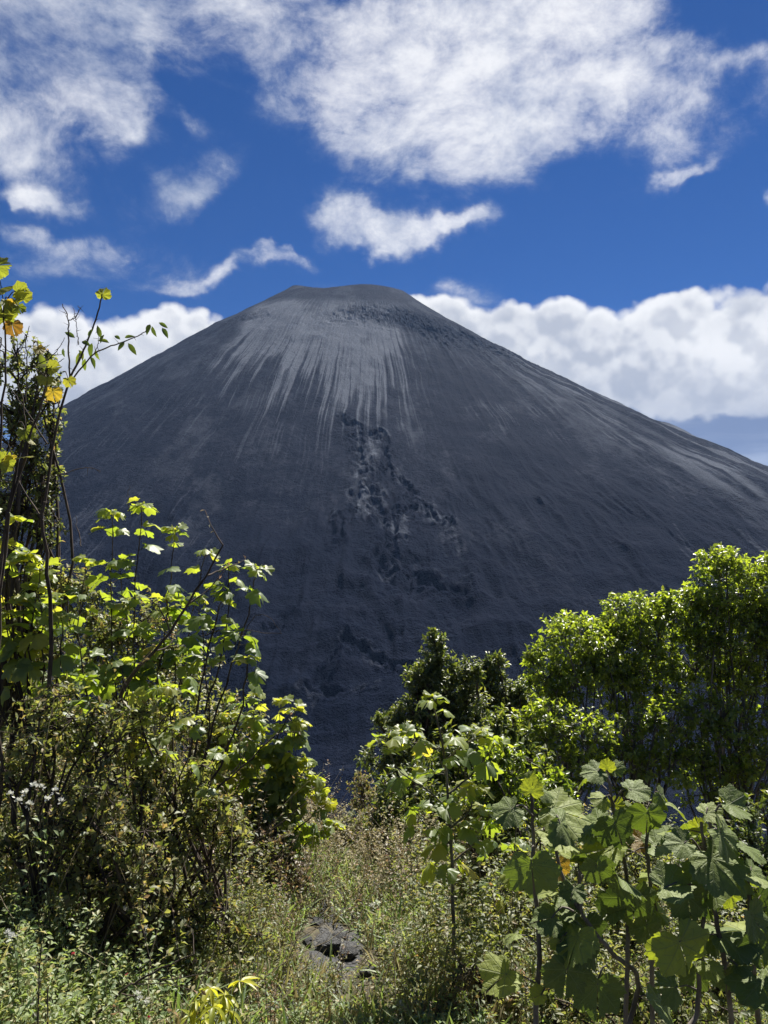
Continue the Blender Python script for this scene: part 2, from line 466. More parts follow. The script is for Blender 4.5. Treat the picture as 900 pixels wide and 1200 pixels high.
    bmp = t.new('ShaderNodeBump', {'Strength': 0.9, 'Distance': 2.2, 'Height': t.m('ADD', g1, t.m('MULTIPLY', spk, 0.9))})
    b = t.new('ShaderNodeBsdfPrincipled', {'Base Color': c, 'Roughness': 0.95, 'Normal': bmp.outputs[0]})
    b.inputs['Specular IOR Level'].default_value = 0.03
    o = t.new('ShaderNodeOutputMaterial'); t.l.new(b.outputs[0], o.inputs[0])
    me = np_mesh('mountain', V, quads=Q, mats=[m], smooth=True, attrs={'ash': ash.ravel()})
    ob = mesh_obj('mountain', me, loc=(VC[0], VC[1], 0))
    props(ob, 'dark ash-covered volcano cone with a blunt rim and grey streaks', None, None, 'structure')


# ------------------------------------------------------------------ the near hillside
def gz(x, y):
    x = np.asarray(x, float); y = np.asarray(y, float)
    z = -0.16 * np.maximum(y, -4) 
    z = z + 0.42 * np.maximum(-x - 0.35, 0) ** 1.0 * sst(0.5, 2.0, y) * 0.9
    z = np.minimum(z, 6.0 - 0.16 * y)
    z = z - 0.10 * np.maximum(x - 1.2, 0)
    z = z - 0.45 * np.maximum(y - 7.4, 0) ** 1.0 * (1 - np.exp(-np.maximum(y - 7.4, 0) / 4.0))
    z = z + (fbm(x * 0.9, y * 0.9, 4, 5) - 0.5) * 0.22
    z = np.maximum(z, -92 + 6 * (fbm(x / 40, y / 40, 3, 8) - .5))
    return z


# ------------------------------------------------------------------ leaves
def tpl_lobed(n_ring, sub, droop, fold, wav, seed):
    """a round five to seven lobed leaf with a heart base; petiole at the origin, tip towards +Y, width about 1"""
    rg = np.random.default_rng(seed)
    ang = [0, 21, 42, 64, 86, 107, 128, 150, 172]
    rad = [1.0, 0.80, 0.93, 0.76, 0.84, 0.62, 0.60, 0.42, 0.16] if n_ring > 2 else [1.0, 0.72, 0.92, 0.68, 0.80, 0.58, 0.58, 0.40, 0.16]
    if sub == 1:
        A = ang; Q = rad
    else:
        A = []; Q = []
        for k in range(len(ang) - 1):
            for s in range(sub):
                f = s / sub
                A.append(ang[k] + (ang[k + 1] - ang[k]) * f)
                rr = rad[k] + (rad[k + 1] - rad[k]) * (f ** (0.8 if rad[k + 1] < rad[k] else 1.25))
                Q.append(rr * (1 + (0.05 if s % 2 else -0.02)))
        A.append(ang[-1]); Q.append(rad[-1])
    A = np.radians(np.array(A + [-a for a in A[::-1][:-1]]))
    Q = np.array(Q + Q[::-1][:-1])
    Q = Q * (1 + (rg.random(len(Q)) - 0.5) * 0.10) * 0.62
    V = [[0, 0, 0]]
    for k in range(1, n_ring + 1):
        f = k / n_ring
        for a, q in zip(A, Q):
            qq = (q * (0.35 + 0.65 * f) + 0.42 * (0.65 - 0.65 * f)) * f if n_ring > 1 else q
            x = math.sin(a) * qq; y = math.cos(a) * qq
            vein = 0.5 + 0.5 * math.cos(a * 360 / 42 * 1.0)
            z = -droop * qq * qq * 1.3 - fold * abs(x) + wav * f * vein + wav * 1.2 * f * f * math.sin(a * 3 + seed)
            V.append([x, y, z])
    n = len(A); T = []
    for i in range(n - 1):
        T.append([0, 1 + i + 1, 1 + i])
    for k in range(n_ring - 1):
        b0 = 1 + k * n; b1 = b0 + n
        for i in range(n - 1):
            T.append([b0 + i, b0 + i + 1, b1 + i + 1]); T.append([b0 + i, b1 + i + 1, b1 + i])
    V = np.array(V, float)
    return V, np.array(T), V[:, :2] * 0.5 + 0.5


def tpl_ellip(w, fold, bend, segs=3):
    """a pointed oval leaf, length 1 along +Y, folded along its midrib"""
    V = [[0, 0, 0]]
    for k in range(1, segs):
        f = k / segs
        hw = w * math.sin(PI * f ** 0.85) * 0.5 + 0.01
        zc = -bend * f * f
        V += [[-hw, f, zc + fold * hw * 2], [0, f, zc], [hw, f, zc + fold * hw * 2]]
    V.append([0, 1, -bend])
    T = [[0, 2, 1], [0, 3, 2]]
    for k in range(segs - 2):
        b = 1 + 3 * k; c = b + 3
        T += [[b, b + 1, c + 1], [b, c + 1, c], [b + 1, b + 2, c + 2], [b + 1, c + 2, c + 1]]
    b = 1 + 3 * (segs - 2); e = len(V) - 1
    T += [[b, b + 1, e], [b + 1, b + 2, e]]
    V = np.array(V, float)
    return V, np.array(T), np.stack([V[:, 0] + 0.5, V[:, 1]], -1)


def tpl_tiny(w, fold):
    V = np.array([[0, 0, 0], [-w / 2, 0.45, fold], [0, 1, -0.1], [w / 2, 0.5, fold]], float)
    return V, np.array([[0, 2, 1], [0, 3, 2]]), np.stack([V[:, 0] + 0.5, V[:, 1]], -1)


TPL = {
    'big': [tpl_lobed(4, 4, d, f, wv, s) for s, (d, f, wv) in enumerate([(0.12, 0.05, 0.03), (0.32, 0.12, 0.035), (0.05, -0.12, 0.04), (0.22, -0.05, 0.04), (0.3, 0.28, 0.045), (0.1, -0.3, 0.03), (0.45, 0.02, 0.06)])],
    'lobed': [tpl_lobed(2, 2, d, f, wv, s + 9) for s, (d, f, wv) in enumerate([(0.4, 0.12, 0.04), (0.8, 0.2, 0.05), (0.1, -0.2, 0.06), (0.6, 0.0, 0.08)])],
    'oval': [tpl_ellip(0.38, 0.3, b, 4) for b in (0.05, 0.25, 0.5)],
    'lance': [tpl_ellip(0.24, 0.35, b, 4) for b in (0.1, 0.4, 0.75)],
    'small': [tpl_ellip(0.5, 0.3, b, 2) for b in (0.05, 0.3)],
    'tiny': [tpl_tiny(0.55, 0.12), tpl_tiny(0.4, -0.1)],
    'blade': [tpl_ellip(0.06, 0.3, b, 3) for b in (0.15, 0.5, 0.9)],
    'petal': [tpl_ellip(0.45, 0.2, -0.1, 2)],
}


def nrmz(a):
    a = np.asarray(a, float)
    return a / np.maximum(np.linalg.norm(a, axis=-1, keepdims=True), 1e-9)


class Leaves:
    def __init__(s, kind):
        s.kind = kind; s.P = []; s.A = []; s.N = []; s.S = []; s.T = []

    def add(s, P, A, N, S, tone):
        P = np.atleast_2d(P); n = len(P)
        s.P.append(P); s.A.append(np.broadcast_to(A, (n, 3))); s.N.append(np.broadcast_to(N, (n, 3)))
        s.S.append(np.broadcast_to(np.asarray(S, float), (n,))); s.T.append(np.broadcast_to(np.asarray(tone, float), (n,)))

    def arrays(s, rg):
        P = np.concatenate(s.P); A = nrmz(np.concatenate(s.A)); N = np.concatenate(s.N)
        S = np.concatenate(s.S); T = np.concatenate(s.T)
        X = nrmz(np.cross(A, N) + 1e-6); N = np.cross(X, A)
        tp = TPL[s.kind]; pick = rg.integers(0, len(tp), len(P))
        VV = []; TT = []; UU = []; TN = []; off = 0
        for k, (v, t, uv) in enumerate(tp):
            m = pick == k
            if not m.any(): continue
            p, a, nn, x, sz, tn = P[m], A[m], N[m], X[m], S[m], T[m]
            n = len(p)
            w = p[:, None] + sz[:, None, None] * (v[None, :, 0:1] * x[:, None] + v[None, :, 1:2] * a[:, None] + v[None, :, 2:3] * nn[:, None])
            VV.append(w.reshape(-1, 3)); UU.append(np.tile(uv, (n, 1)))
            TT.append((t[None] + (np.arange(n) * len(v))[:, None, None] + off).reshape(-1, 3)); TN.append(np.repeat(tn, len(v)))
            off += n * len(v)
        return np.concatenate(VV), np.concatenate(TT), np.concatenate(UU), np.concatenate(TN)


class Tubes:
    def __init__(s):
        s.L = []

    def add(s, pts, r0, r1=None, sides=5):
        pts = np.asarray(pts, float)
        r1 = r0 * 0.4 if r1 is None else r1
        s.L.append((pts, np.linspace(r0, r1, len(pts)), sides))

    def arrays(s):
        V = []; Q = []; off = 0
        for pts, r, k in s.L:
            n = len(pts)
            if n < 2: continue
            tg = np.gradient(pts, axis=0); tg = nrmz(tg)
            ref = np.array([0.31, 0.95, 0.05]) if abs(tg[:, 2]).mean() > 0.5 else np.array([0.05, 0.1, 1.0])
            a = nrmz(np.cross(tg, ref)); b = np.cross(tg, a)
            th = np.arange(k) * 2 * PI / k
            ring = pts[:, None] + r[:, None, None] * (np.cos(th)[None, :, None] * a[:, None] + np.sin(th)[None, :, None] * b[:, None])
            V.append(ring.reshape(-1, 3))
            i = (np.arange(n - 1)[:, None] * k + np.arange(k)[None]).ravel(); j = (np.arange(n - 1)[:, None] * k + (np.arange(k)[None] + 1) % k).ravel()
            Q.append(np.stack([i, j, j + k, i + k], -1) + off)
            off += n * k
        return np.concatenate(V), np.concatenate(Q)


def curve(pts, n=10, wob=0.0, rg=None):
    """Catmull-Rom through control points, with a little wander"""
    P = np.asarray(pts, float)
    if len(P) == 2:
        P = np.array([P[0], (P[0] + P[1]) / 2, P[1]])
    E = np.vstack([2 * P[0] - P[1], P, 2 * P[-1] - P[-2]])
    out = []
    m = len(P) - 1
    per = max(2, n // m)
    for k in range(m):
        p0, p1, p2, p3 = E[k:k + 4]
        for t in np.arange(per) / per:
            out.append(0.5 * (2 * p1 + (p2 - p0) * t + (2 * p0 - 5 * p1 + 4 * p2 - p3) * t * t + (3 * p1 - p0 - 3 * p2 + p3) * t ** 3))
    out.append(P[-1])
    out = np.array(out)
    if wob and rg is not None:
        w = (rg.random(out.shape) - 0.5) * wob
        w[0] = 0
        out = out + w
    return out


# ------------------------------------------------------------------ plant materials
def leaf_mat(name, cols, trans, t_amt=0.45, rough=0.5, spec=0.5, vein=None, under=0.35, spots=0.0):
    """cols: four colours over the per-leaf tone 0..1; trans: the colour light takes on passing through"""
    m, t = material(name)
    tone = t.attr('tone')
    def ramp(c4):
        nd = t.n.new('ShaderNodeValToRGB'); t.l.new(tone, nd.inputs[0])
        e = nd.color_ramp.elements
        e[0].position = 0.0; e[0].color = rgb(c4[0]); e[1].position = 1.0; e[1].color = rgb(c4[3])
        a = e.new(0.40); a.color = rgb(c4[1]); b = e.new(0.80); b.color = rgb(c4[2])
        return nd.outputs[0]
    c = ramp(cols); ct = ramp(trans)
    tc = t.new('ShaderNodeTexCoord')
    blot = t.noise(tc.outputs['Object'], 14.0, 4.0, 0.6)
    c = t.mix(t.ss(blot, 0.35, 0.7, 0.0, 0.35), c, rgb([v * 1.5 for v in cols[1]]))
    if spots:
        sp = t.ss(t.noise(tc.outputs['Object'], 60.0, 3.0, 0.6), 0.66, 0.74, 0.0, spots)
        c = t.mix(sp, c, rgb((0.12, 0.075, 0.03))); ct = t.mix(sp, ct, rgb((0.10, 0.05, 0.01)))
    # underside paler
    geo = t.new('ShaderNodeNewGeometry')
    c = t.mix(t.m('MULTIPLY', geo.outputs['Backfacing'], under), c, rgb((0.20, 0.23, 0.15)))
    nrm = None
    if vein:
        uv = t.new('ShaderNodeSeparateXYZ', {0: tc.outputs['UV']})
        x = t.m('SUBTRACT', uv.outputs[0], 0.5); y = t.m('SUBTRACT', uv.outputs[1], 0.5)
        ang = t.m('ABSOLUTE', t.m('ARCTAN2', x, y))
        rad = t.m('SQRT', t.m('ADD', t.m('MULTIPLY', x, x), t.m('MULTIPLY', y, y)))
        w = math.radians(42.5)
        d = t.m('ABSOLUTE', t.m('SUBTRACT', t.m('MODULO', t.m('ADD', ang, w / 2), w), w / 2))
        dist = t.m('MULTIPLY', t.m('SINE', d), rad)
        main = t.ss(dist, 0.0025, 0.007, 1.0, 0.0)
        # side veins leave the main ones at an angle
        q = t.m('ABSOLUTE', t.m('SUBTRACT', t.m('FRACT', t.m('MULTIPLY', t.m('SUBTRACT', rad, t.m('MULTIPLY', dist, 0.9)), 15.0)), 0.5))
        side = t.ss(q, 0.03, 0.10, 0.55, 0.0)
        vn = t.m('MAXIMUM', main, side)
        c = t.mix(t.m('MULTIPLY', vn, 0.45), c, rgb((0.24, 0.28, 0.13)))
        ct = t.mix(t.m('MULTIPLY', vn, 0.6), ct, rgb((0.16, 0.22, 0.03)))
        fine = t.noise(tc.outputs['UV'], 22.0, 3.0, 0.6)
        bm = t.new('ShaderNodeBump', {'Strength': 0.55, 'Distance': 0.004, 'Height': t.m('ADD', t.m('MULTIPLY', vn, -1.0), t.m('MULTIPLY', fine, 1.2))})
        nrm = bm.outputs[0]
    p = t.new('ShaderNodeBsdfPrincipled', {'Base Color': c, 'Roughness': rough})
    p.inputs['Specular IOR Level'].default_value = spec
    if vein:
        p.inputs['Sheen Weight'].default_value = 0.08; p.inputs['Sheen Roughness'].default_value = 0.4
    tr = t.new('ShaderNodeBsdfTranslucent', {'Color': ct})
    if nrm is not None:
        t.l.new(nrm, p.inputs['Normal']); t.l.new(nrm, tr.inputs['Normal'])
    mx = t.new('ShaderNodeMixShader', {0: t_amt, 1: p.outputs[0], 2: tr.outputs[0]})
    o = t.new('ShaderNodeOutputMaterial'); t.l.new(mx.outputs[0], o.inputs[0])
    return m


def bark_mat(name, c0, c1, scale=18.0, rough=0.85):
    m, t = material(name)
    tc = t.new('ShaderNodeTexCoord').outputs['Object']
    n = t.noise(t.map(tc, sc=(1, 1, 0.35)), scale, 5.0, 0.65)
    c = t.mix(t.ss(n, 0.35, 0.68), rgb(c0), rgb(c1))
    b = t.new('ShaderNodeBump', {'Strength': 0.5, 'Distance': 0.004, 'Height': n})
    p = t.new('ShaderNodeBsdfPrincipled', {'Base Color': c, 'Roughness': rough, 'Normal': b.outputs[0]})
    p.inputs['Specular IOR Level'].default_value = 0.3
    o = t.new('ShaderNodeOutputMaterial'); t.l.new(p.outputs[0], o.inputs[0])
    return m


M = {}


def build_mats():
    G = lambda *a: a
    M['big'] = leaf_mat('broad lobed leaf', G((0.12, 0.165, 0.045), (0.22, 0.27, 0.08), (0.26, 0.29, 0.06), (0.38, 0.34, 0.05)),
                        G((0.030, 0.055, 0.008), (0.20, 0.28, 0.016), (0.66, 0.70, 0.03), (0.80, 0.66, 0.06)), 0.40, 0.58, 0.35, vein=True, under=0.30, spots=0.35)
    M['lobed'] = leaf_mat('lobed shrub leaf', G((0.075, 0.115, 0.055), (0.115, 0.155, 0.075), (0.17, 0.20, 0.06), (0.30, 0.28, 0.05)),
                          G((0.24, 0.34, 0.02), (0.42, 0.55, 0.035), (0.68, 0.74, 0.05), (0.85, 0.68, 0.06)), 0.46, 0.45, 0.5, under=0.4, spots=0.2)
    M['autumn'] = leaf_mat('yellowing lobed leaf', G((0.12, 0.15, 0.04), (0.24, 0.22, 0.04), (0.30, 0.22, 0.05), (0.22, 0.13, 0.05)),
                           G((0.34, 0.42, 0.03), (0.50, 0.50, 0.04), (0.58, 0.36, 0.03), (0.30, 0.14, 0.02)), 0.5, 0.5, 0.4, vein=True, under=0.3, spots=0.75)
    M['bright'] = leaf_mat('glossy laurel leaf', G((0.034, 0.052, 0.018), (0.070, 0.095, 0.030), (0.17, 0.20, 0.05), (0.24, 0.27, 0.07)),
                           G((0.20, 0.30, 0.02), (0.44, 0.58, 0.03), (0.64, 0.80, 0.04), (0.80, 0.88, 0.06)), 0.42, 0.34, 0.6, under=0.2)
    M['dark'] = leaf_mat('dark evergreen leaf', G((0.030, 0.046, 0.018), (0.055, 0.080, 0.030), (0.105, 0.130, 0.045), (0.16, 0.18, 0.06)),
                         G((0.09, 0.13, 0.015), (0.18, 0.26, 0.02), (0.36, 0.44, 0.04), (0.5, 0.52, 0.06)), 0.32, 0.4, 0.5, under=0.3)
    M['olive'] = leaf_mat('small olive leaf', G((0.055, 0.070, 0.030), (0.105, 0.125, 0.055), (0.22, 0.21, 0.10), (0.30, 0.23, 0.12)),
                          G((0.16, 0.22, 0.03), (0.36, 0.42, 0.06), (0.58, 0.56, 0.11), (0.6, 0.38, 0.12)), 0.38, 0.5, 0.45, under=0.5)
    M['rusty'] = leaf_mat('reddening small leaf', G((0.060, 0.062, 0.032), (0.125, 0.110, 0.062), (0.22, 0.16, 0.11), (0.30, 0.20, 0.17)),
                          G((0.18, 0.18, 0.04), (0.34, 0.27, 0.08), (0.52, 0.30, 0.15), (0.6, 0.4, 0.28)), 0.36, 0.5, 0.5, under=0.5)
    M['herb'] = leaf_mat('pale herb leaf', G((0.080, 0.130, 0.055), (0.155, 0.210, 0.100), (0.26, 0.29, 0.14), (0.36, 0.31, 0.17)),
                         G((0.20, 0.34, 0.05), (0.38, 0.52, 0.10), (0.55, 0.60, 0.16), (0.6, 0.5, 0.2)), 0.38, 0.5, 0.45, under=0.5)
    M['dry'] = leaf_mat('dry grass and herb', G((0.09, 0.075, 0.045), (0.19, 0.16, 0.09), (0.30, 0.26, 0.15), (0.40, 0.36, 0.25)),
                        G((0.20, 0.15, 0.06), (0.36, 0.30, 0.12), (0.5, 0.44, 0.2), (0.6, 0.55, 0.3)), 0.3, 0.6, 0.3, under=0.2)
    M['yellow'] = leaf_mat('yellow drooping leaf', G((0.16, 0.20, 0.03), (0.32, 0.32, 0.04), (0.45, 0.42, 0.05), (0.5, 0.42, 0.08)),
                           G((0.5, 0.55, 0.03), (0.75, 0.72, 0.04), (0.85, 0.75, 0.05), (0.8, 0.6, 0.06)), 0.42, 0.4, 0.5, under=0.2)
    M['white'] = leaf_mat('white petals', G((0.6, 0.6, 0.56), (0.75, 0.75, 0.72), (0.8, 0.8, 0.78), (0.7, 0.6, 0.5)),
                          G((0.7, 0.7, 0.6),) * 4, 0.3, 0.6, 0.3, under=0.0)
    M['pink'] = leaf_mat('crimson petals', G((0.4, 0.02, 0.06), (0.55, 0.04, 0.10), (0.6, 0.08, 0.14), (0.6, 0.2, 0.2)),
                         G((0.7, 0.05, 0.1),) * 4, 0.3, 0.6, 0.3, under=0.0)
    M['bark'] = bark_mat('dark twig bark', (0.030, 0.022, 0.018), (0.095, 0.070, 0.055))
    M['greybark'] = bark_mat('grey bark', (0.07, 0.058, 0.048), (0.20, 0.175, 0.15))
    M['redbark'] = bark_mat('reddish stem', (0.055, 0.032, 0.026), (0.16, 0.10, 0.08), 30.0)
    M['green'] = bark_mat('green brown stem', (0.05, 0.045, 0.022), (0.12, 0.12, 0.06), 30.0)
    M['straw'] = bark_mat('straw stalk', (0.14, 0.11, 0.07), (0.32, 0.27, 0.19), 30.0)


# ------------------------------------------------------------------ assembling a plant
def make_plant(name, base, label, cat, tubes, leaves, rg, group=None, stem_name='stem', stem_mat='bark', limbs=()):
    """leaves: list of (part name, Leaves, material key)"""
    base = np.asarray(base, float)
    e = empty(name, tuple(base), label, cat, group)
    if tubes is not None and tubes.L:
        V, Q = tubes.arrays()
        so = mesh_obj(stem_name, np_mesh(stem_name, V - base, quads=Q, mats=[M[stem_mat]], smooth=True), e)
        for lb in limbs:
            V, Q = lb.arrays()
            mesh_obj('branch', np_mesh('branch', V - base, quads=Q, mats=[M[stem_mat]], smooth=True), so)
    for pn, lv, mk in leaves:
        if not lv.P: continue
        V, T, U, TN = lv.arrays(rg)
        mesh_obj(pn, np_mesh(pn, V - base, tris=T, mats=[M[mk]], smooth=True, attrs={'tone': TN}, uv=U), e)
    return e


def tones(rg, n, mean=0.35, sd=0.18, odd=0.03):
    t = np.clip(rg.normal(mean, sd, n), 0, 0.85)
    o = rg.random(n) < odd
    t[o] = 0.85 + 0.15 * rg.random(o.sum())
    return t


def sphere_dirs(rg, n, up=0.0):
    d = nrmz(rg.normal(size=(n, 3)) + np.array([0, 0, up]))
    return d


def lobes_px(lst, Y):
    """(u, v, half width, half height[, dY]) in photo pixels to centres and radii in metres at distance Y"""
    out = []
    for q in lst:
        u, v, ru, rv = q[:4]
        y = Y + (q[4] if len(q) > 4 else 0)
        c = at(u, v, y)
        k = y / FPX
        out.append((c, np.array([ru * k, max(ru, rv) * 0.9 * k, rv * k])))
    return out


def crown_plant(name, label, cat, base_uvY, lobes, Y, rg, kind, mat, leaf, per_m2, rosette=8, twig_r=0.004, trunk_r=0.06, group=None, up=0.5,
                mean=0.35, sd=0.18, odd=0.03, bark='bark', n_trunk=1, droop=0.0, shell=0.55, crown='crown', trunk='trunk', knobs=2, fill=0.25, tiptone=0.0):
    L = lobes_px(lobes, Y)
    for c, r in list(L):                                   # smaller heads break up every big one
        for _ in range(knobs):
            d = sphere_dirs(rg, 1, 0.35)[0]
            L.append((c + d * r * (0.68 + 0.22 * rg.random()), r * (0.32 + 0.2 * rg.random())))
    bx, by = base_uvY
    base = np.array([bx, by, float(gz(bx, by))])
    tb = Tubes(); lv = Leaves(kind)
    cen = np.mean([c for c, r in L], axis=0)
    forks = []
    for k in range(n_trunk):
        f = base + np.array([rg.normal() * 0.12, rg.normal() * 0.12, -0.05]) * (n_trunk > 1)
        low = min(c[2] - r[2] for c, r in L)
        j = cen + np.array([rg.normal() * 0.25, rg.normal() * 0.2, 0]) * (n_trunk > 1)
        j[2] = base[2] + (low - base[2]) * (0.75 if n_trunk == 1 else 0.35) + (0.0 if low > base[2] else 0.2)
        j[:2] = base[:2] + (cen[:2] - base[:2]) * 0.6 + (rg.normal(size=2) * 0.12 if n_trunk > 1 else 0)
        p = curve([f, (f + j) / 2 + rg.normal(size=3) * 0.06 * trunk_r / 0.06, j], 8, 0.01, rg)
        tb.add(p, trunk_r, trunk_r * 0.75, 7)
        forks.append(j)
    trunk_tb = tb; limbs = []
    for li, (c, r) in enumerate(L):
        if trunk == 'trunk':
            if li < len(lobes): limbs.append(Tubes())
            tb = limbs[li if li < len(lobes) else (li - len(lobes)) // max(knobs, 1)]
        j = forks[rg.integers(len(forks))]
        mid = (j + c) / 2 + rg.normal(size=3) * np.linalg.norm(c - j) * 0.08
        hub = c - np.array([0, 0, r[2] * 0.45])
        tb.add(curve([j, mid, hub], 8, 0.02, rg), trunk_r * 0.6, trunk_r * 0.25, 5)
        area = 4 * PI * ((r[0] * r[1]) ** 1.6 / 3 + (r[0] * r[2]) ** 1.6 / 3 + (r[1] * r[2]) ** 1.6 / 3) ** (1 / 1.6)
        n = max(8, int(area * per_m2))
        d = sphere_dirs(rg, n, up)
        rr = 1 - (1 - shell) * rg.random(n) ** 1.5
        inner = rg.random(n) < fill
        rr[inner] *= rg.random(inner.sum())
        bump = 0.82 + 0.36 * fbm(d[:, 0] * 2.2 + c[0] * 3, d[:, 2] * 2.2 + d[:, 1] * 1.7 + c[2], 3, int(rg.integers(1000)))
        P = c + d * r * (rr * bump)[:, None]
        ns = max(5, n // 14)
        sec = c + sphere_dirs(rg, ns, up) * r * (0.35 + 0.3 * rg.random((ns, 1)))
        for q in sec:
            tb.add(curve([hub, (hub + q) / 2 + rg.normal(size=3) * 0.03 * r[0], q], 5, 0.02 * r[0], rg), trunk_r * 0.24, twig_r * 1.5, 4)
        near = np.argmin(((P[:, None] - sec[None]) ** 2).sum(-1), axis=1) if n * ns < 4e6 else rg.integers(0, ns, n)
        for i in range(n):
            q = sec[near[i]]
            m_ = (q + P[i]) / 2 + rg.normal(size=3) * 0.02 * r[0] - np.array([0, 0, 0.05 * r[2]])
            tb.add(np.array([q, m_, P[i]]), twig_r * 1.3, twig_r * 0.6, 3)
        tdir = nrmz(P - sec[near] + np.array([0, 0, 0.25 * r[2]]))
        # leaves round every twig end
        K = rosette
        idx = np.repeat(np.arange(n), K)
        td = tdir[idx]
        rnd = sphere_dirs(rg, n * K)
        side = nrmz(np.cross(td, rnd))
        spread = (0.5 + 0.7 * rg.random(n * K))[:, None]
        ax = nrmz(td * (1.15 - spread * 0.6) + side * spread + np.array([0, 0, -droop]))
        along = rg.random(n * K) ** 1.6
        pos = P[idx] - td * (along * leaf * 2.2)[:, None]
        nn = nrmz(td * 1.0 + np.array([0, 0, 0.9]) + rnd * 0.5)
        tt = tones(rg, n * K, mean, sd, odd)
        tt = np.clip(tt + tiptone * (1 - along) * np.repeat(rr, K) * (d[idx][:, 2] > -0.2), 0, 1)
        lv.add(pos, ax, nn, leaf * (0.65 + 0.6 * rg.random(n * K)), tt)
    return make_plant(name, base, label, cat, trunk_tb, [(crown, lv, mat)], rg, group, trunk, bark, limbs)


def stem_plant(name, label, cat, Y, stems, rg, kind, mat, leaf, gap, base=None, top=0.5, pet=0.45, r=0.009, group=None, mean=0.35, sd=0.2, odd=0.04,
               bark='bark', spread=1.0, roots=99, hero=None, twigs=(), down=0.25, whorl=5, faceup=0.9, wob=0.02, foliage='foliage'):
    """stems drawn through (u, v[, dY]) points; leaves on petioles in a spiral along the top part, a whorl at the tip"""
    tb = Tubes(); lv = Leaves(kind)
    ends = []
    for st in stems:
        pts = np.array([at(q[0], q[1], Y + (q[2] if len(q) > 2 else 0)) for q in st])
        c = curve(pts, max(10, 4 * len(pts)), wob, rg)
        ends.append(c[0])
        rr = r * (0.8 + 0.4 * rg.random()) * (0.5 if len(ends) > roots else 1.0)
        tb.add(c, rr, rr * 0.35, 6)
        seg = np.linalg.norm(np.diff(c, axis=0), axis=1); s = np.concatenate([[0], np.cumsum(seg)]); Ltot = s[-1]
        ln = Ltot * top
        n = max(3, int(ln / gap))
        ss_ = np.concatenate([Ltot - ln * rg.random(n) ** 0.8, np.full(whorl, Ltot) - rg.random(whorl) * 0.03])
        for k, q in enumerate(ss_):
            p = np.array([np.interp(q, s, c[:, j]) for j in range(3)])
            tg = nrmz(np.array([np.interp(min(q + .02, Ltot), s, c[:, j]) - np.interp(max(q - .03, 0), s, c[:, j]) for j in range(3)]))
            a = k * 2.4 + rg.random() * 0.9
            out = np.array([math.cos(a), math.sin(a), 0.0])
            out = nrmz(out - tg * np.dot(out, tg))
            age = (Ltot - q) / max(ln, 1e-6)
            sz = leaf * (0.55 + 0.45 * min(1, age * 2.5 + 0.25)) * (0.8 + 0.4 * rg.random())
            pl = sz * pet * (0.8 + 0.6 * rg.random()) * spread
            elev = 0.75 - 0.8 * age + rg.normal() * 0.15
            pd = nrmz(out + np.array([0, 0, elev]))
            e = p + pd * pl
            tb.add(np.array([p, p + pd * pl * 0.5 + np.array([0, 0, 0.06 * pl]), e]), 0.0022 * (sz / 0.15) ** 0.5, 0.0013 * (sz / 0.15) ** 0.5, 3)
            dr = down + 0.9 * age * rg.random() + rg.normal() * 0.12
            ax = nrmz(out + np.array([0, 0, -dr]) + rg.normal(size=3) * 0.18)
            nn = nrmz(np.array([0, 0, faceup]) + out * dr * 0.8 + rg.normal(size=3) * 0.22)
            lv.add(e, ax, nn, sz, tones(rg, 1, mean + 0.25 * (age < 0.15), sd, odd * (1 + age)))
    for (pl_, r0) in twigs:
        pts = np.array([at(q[0], q[1], Y + (q[2] if len(q) > 2 else 0)) for q in pl_])
        tb.add(curve(pts, max(10, 5 * len(pts)), wob, rg), r0, r0 * 0.4, 5)
    if hero:
        hero(tb, lv)
    b = np.mean(ends, axis=0) if base is None else np.array([base[0], base[1], 0.0])
    b[2] = float(gz(b[0], b[1]))
    # the stems run down to one root
    for k, e in enumerate(ends[:roots]):
        if e[2] > b[2] + 0.02:
            f = b + np.array([rg.normal() * 0.05, rg.normal() * 0.05, -0.06])
            tb.add(curve([f, f * 0.4 + e * 0.6 + rg.normal(size=3) * 0.06, e], 8, wob, rg), r * 1.2, r, 6)
    return make_plant(name, b, label, cat, tb, [(foliage, lv, mat)], rg, group, 'stem', bark)


def img_dir(a):
    """image angle in degrees (0 = right, 90 = up) to a world direction in the picture plane"""
    a = math.radians(a)
    return np.array([math.cos(a), 0, math.sin(a)])


def hero_leaf(tb, lv, u, v, Y, px, ang, face, tone, node=None, depth=0.0, tip=None):
    """u, v: petiole junction; px: leaf width in photo px; ang: image angle its tip points to; face 0 = seen flat on, 1 = lies level"""
    p = at(u, v, Y); sz = px / FPX * Y * 1.02
    d = img_dir(ang)
    if face >= 0.3: face = 0.68 + 0.2 * face
    ax = nrmz(d + np.array([0, -depth, 0]))
    nn = nrmz(np.array([0, -1, 0]) * (1 - face) + np.array([0, -0.25, 1.0]) * face)
    lv.add(p, ax, nn + np.array([0.12 * math.sin(u * 1.7 + v), 0.10 * math.sin(v * 2.3), 0]), sz, tone)
    if node is not None:
        q = at(node[0], node[1], Y + (node[2] if len(node) > 2 else 0.05))
        tb.add(curve([q, (p + q) / 2 + np.array([0, 0, 0.02]), p], 5), 0.0032, 0.0022, 4)


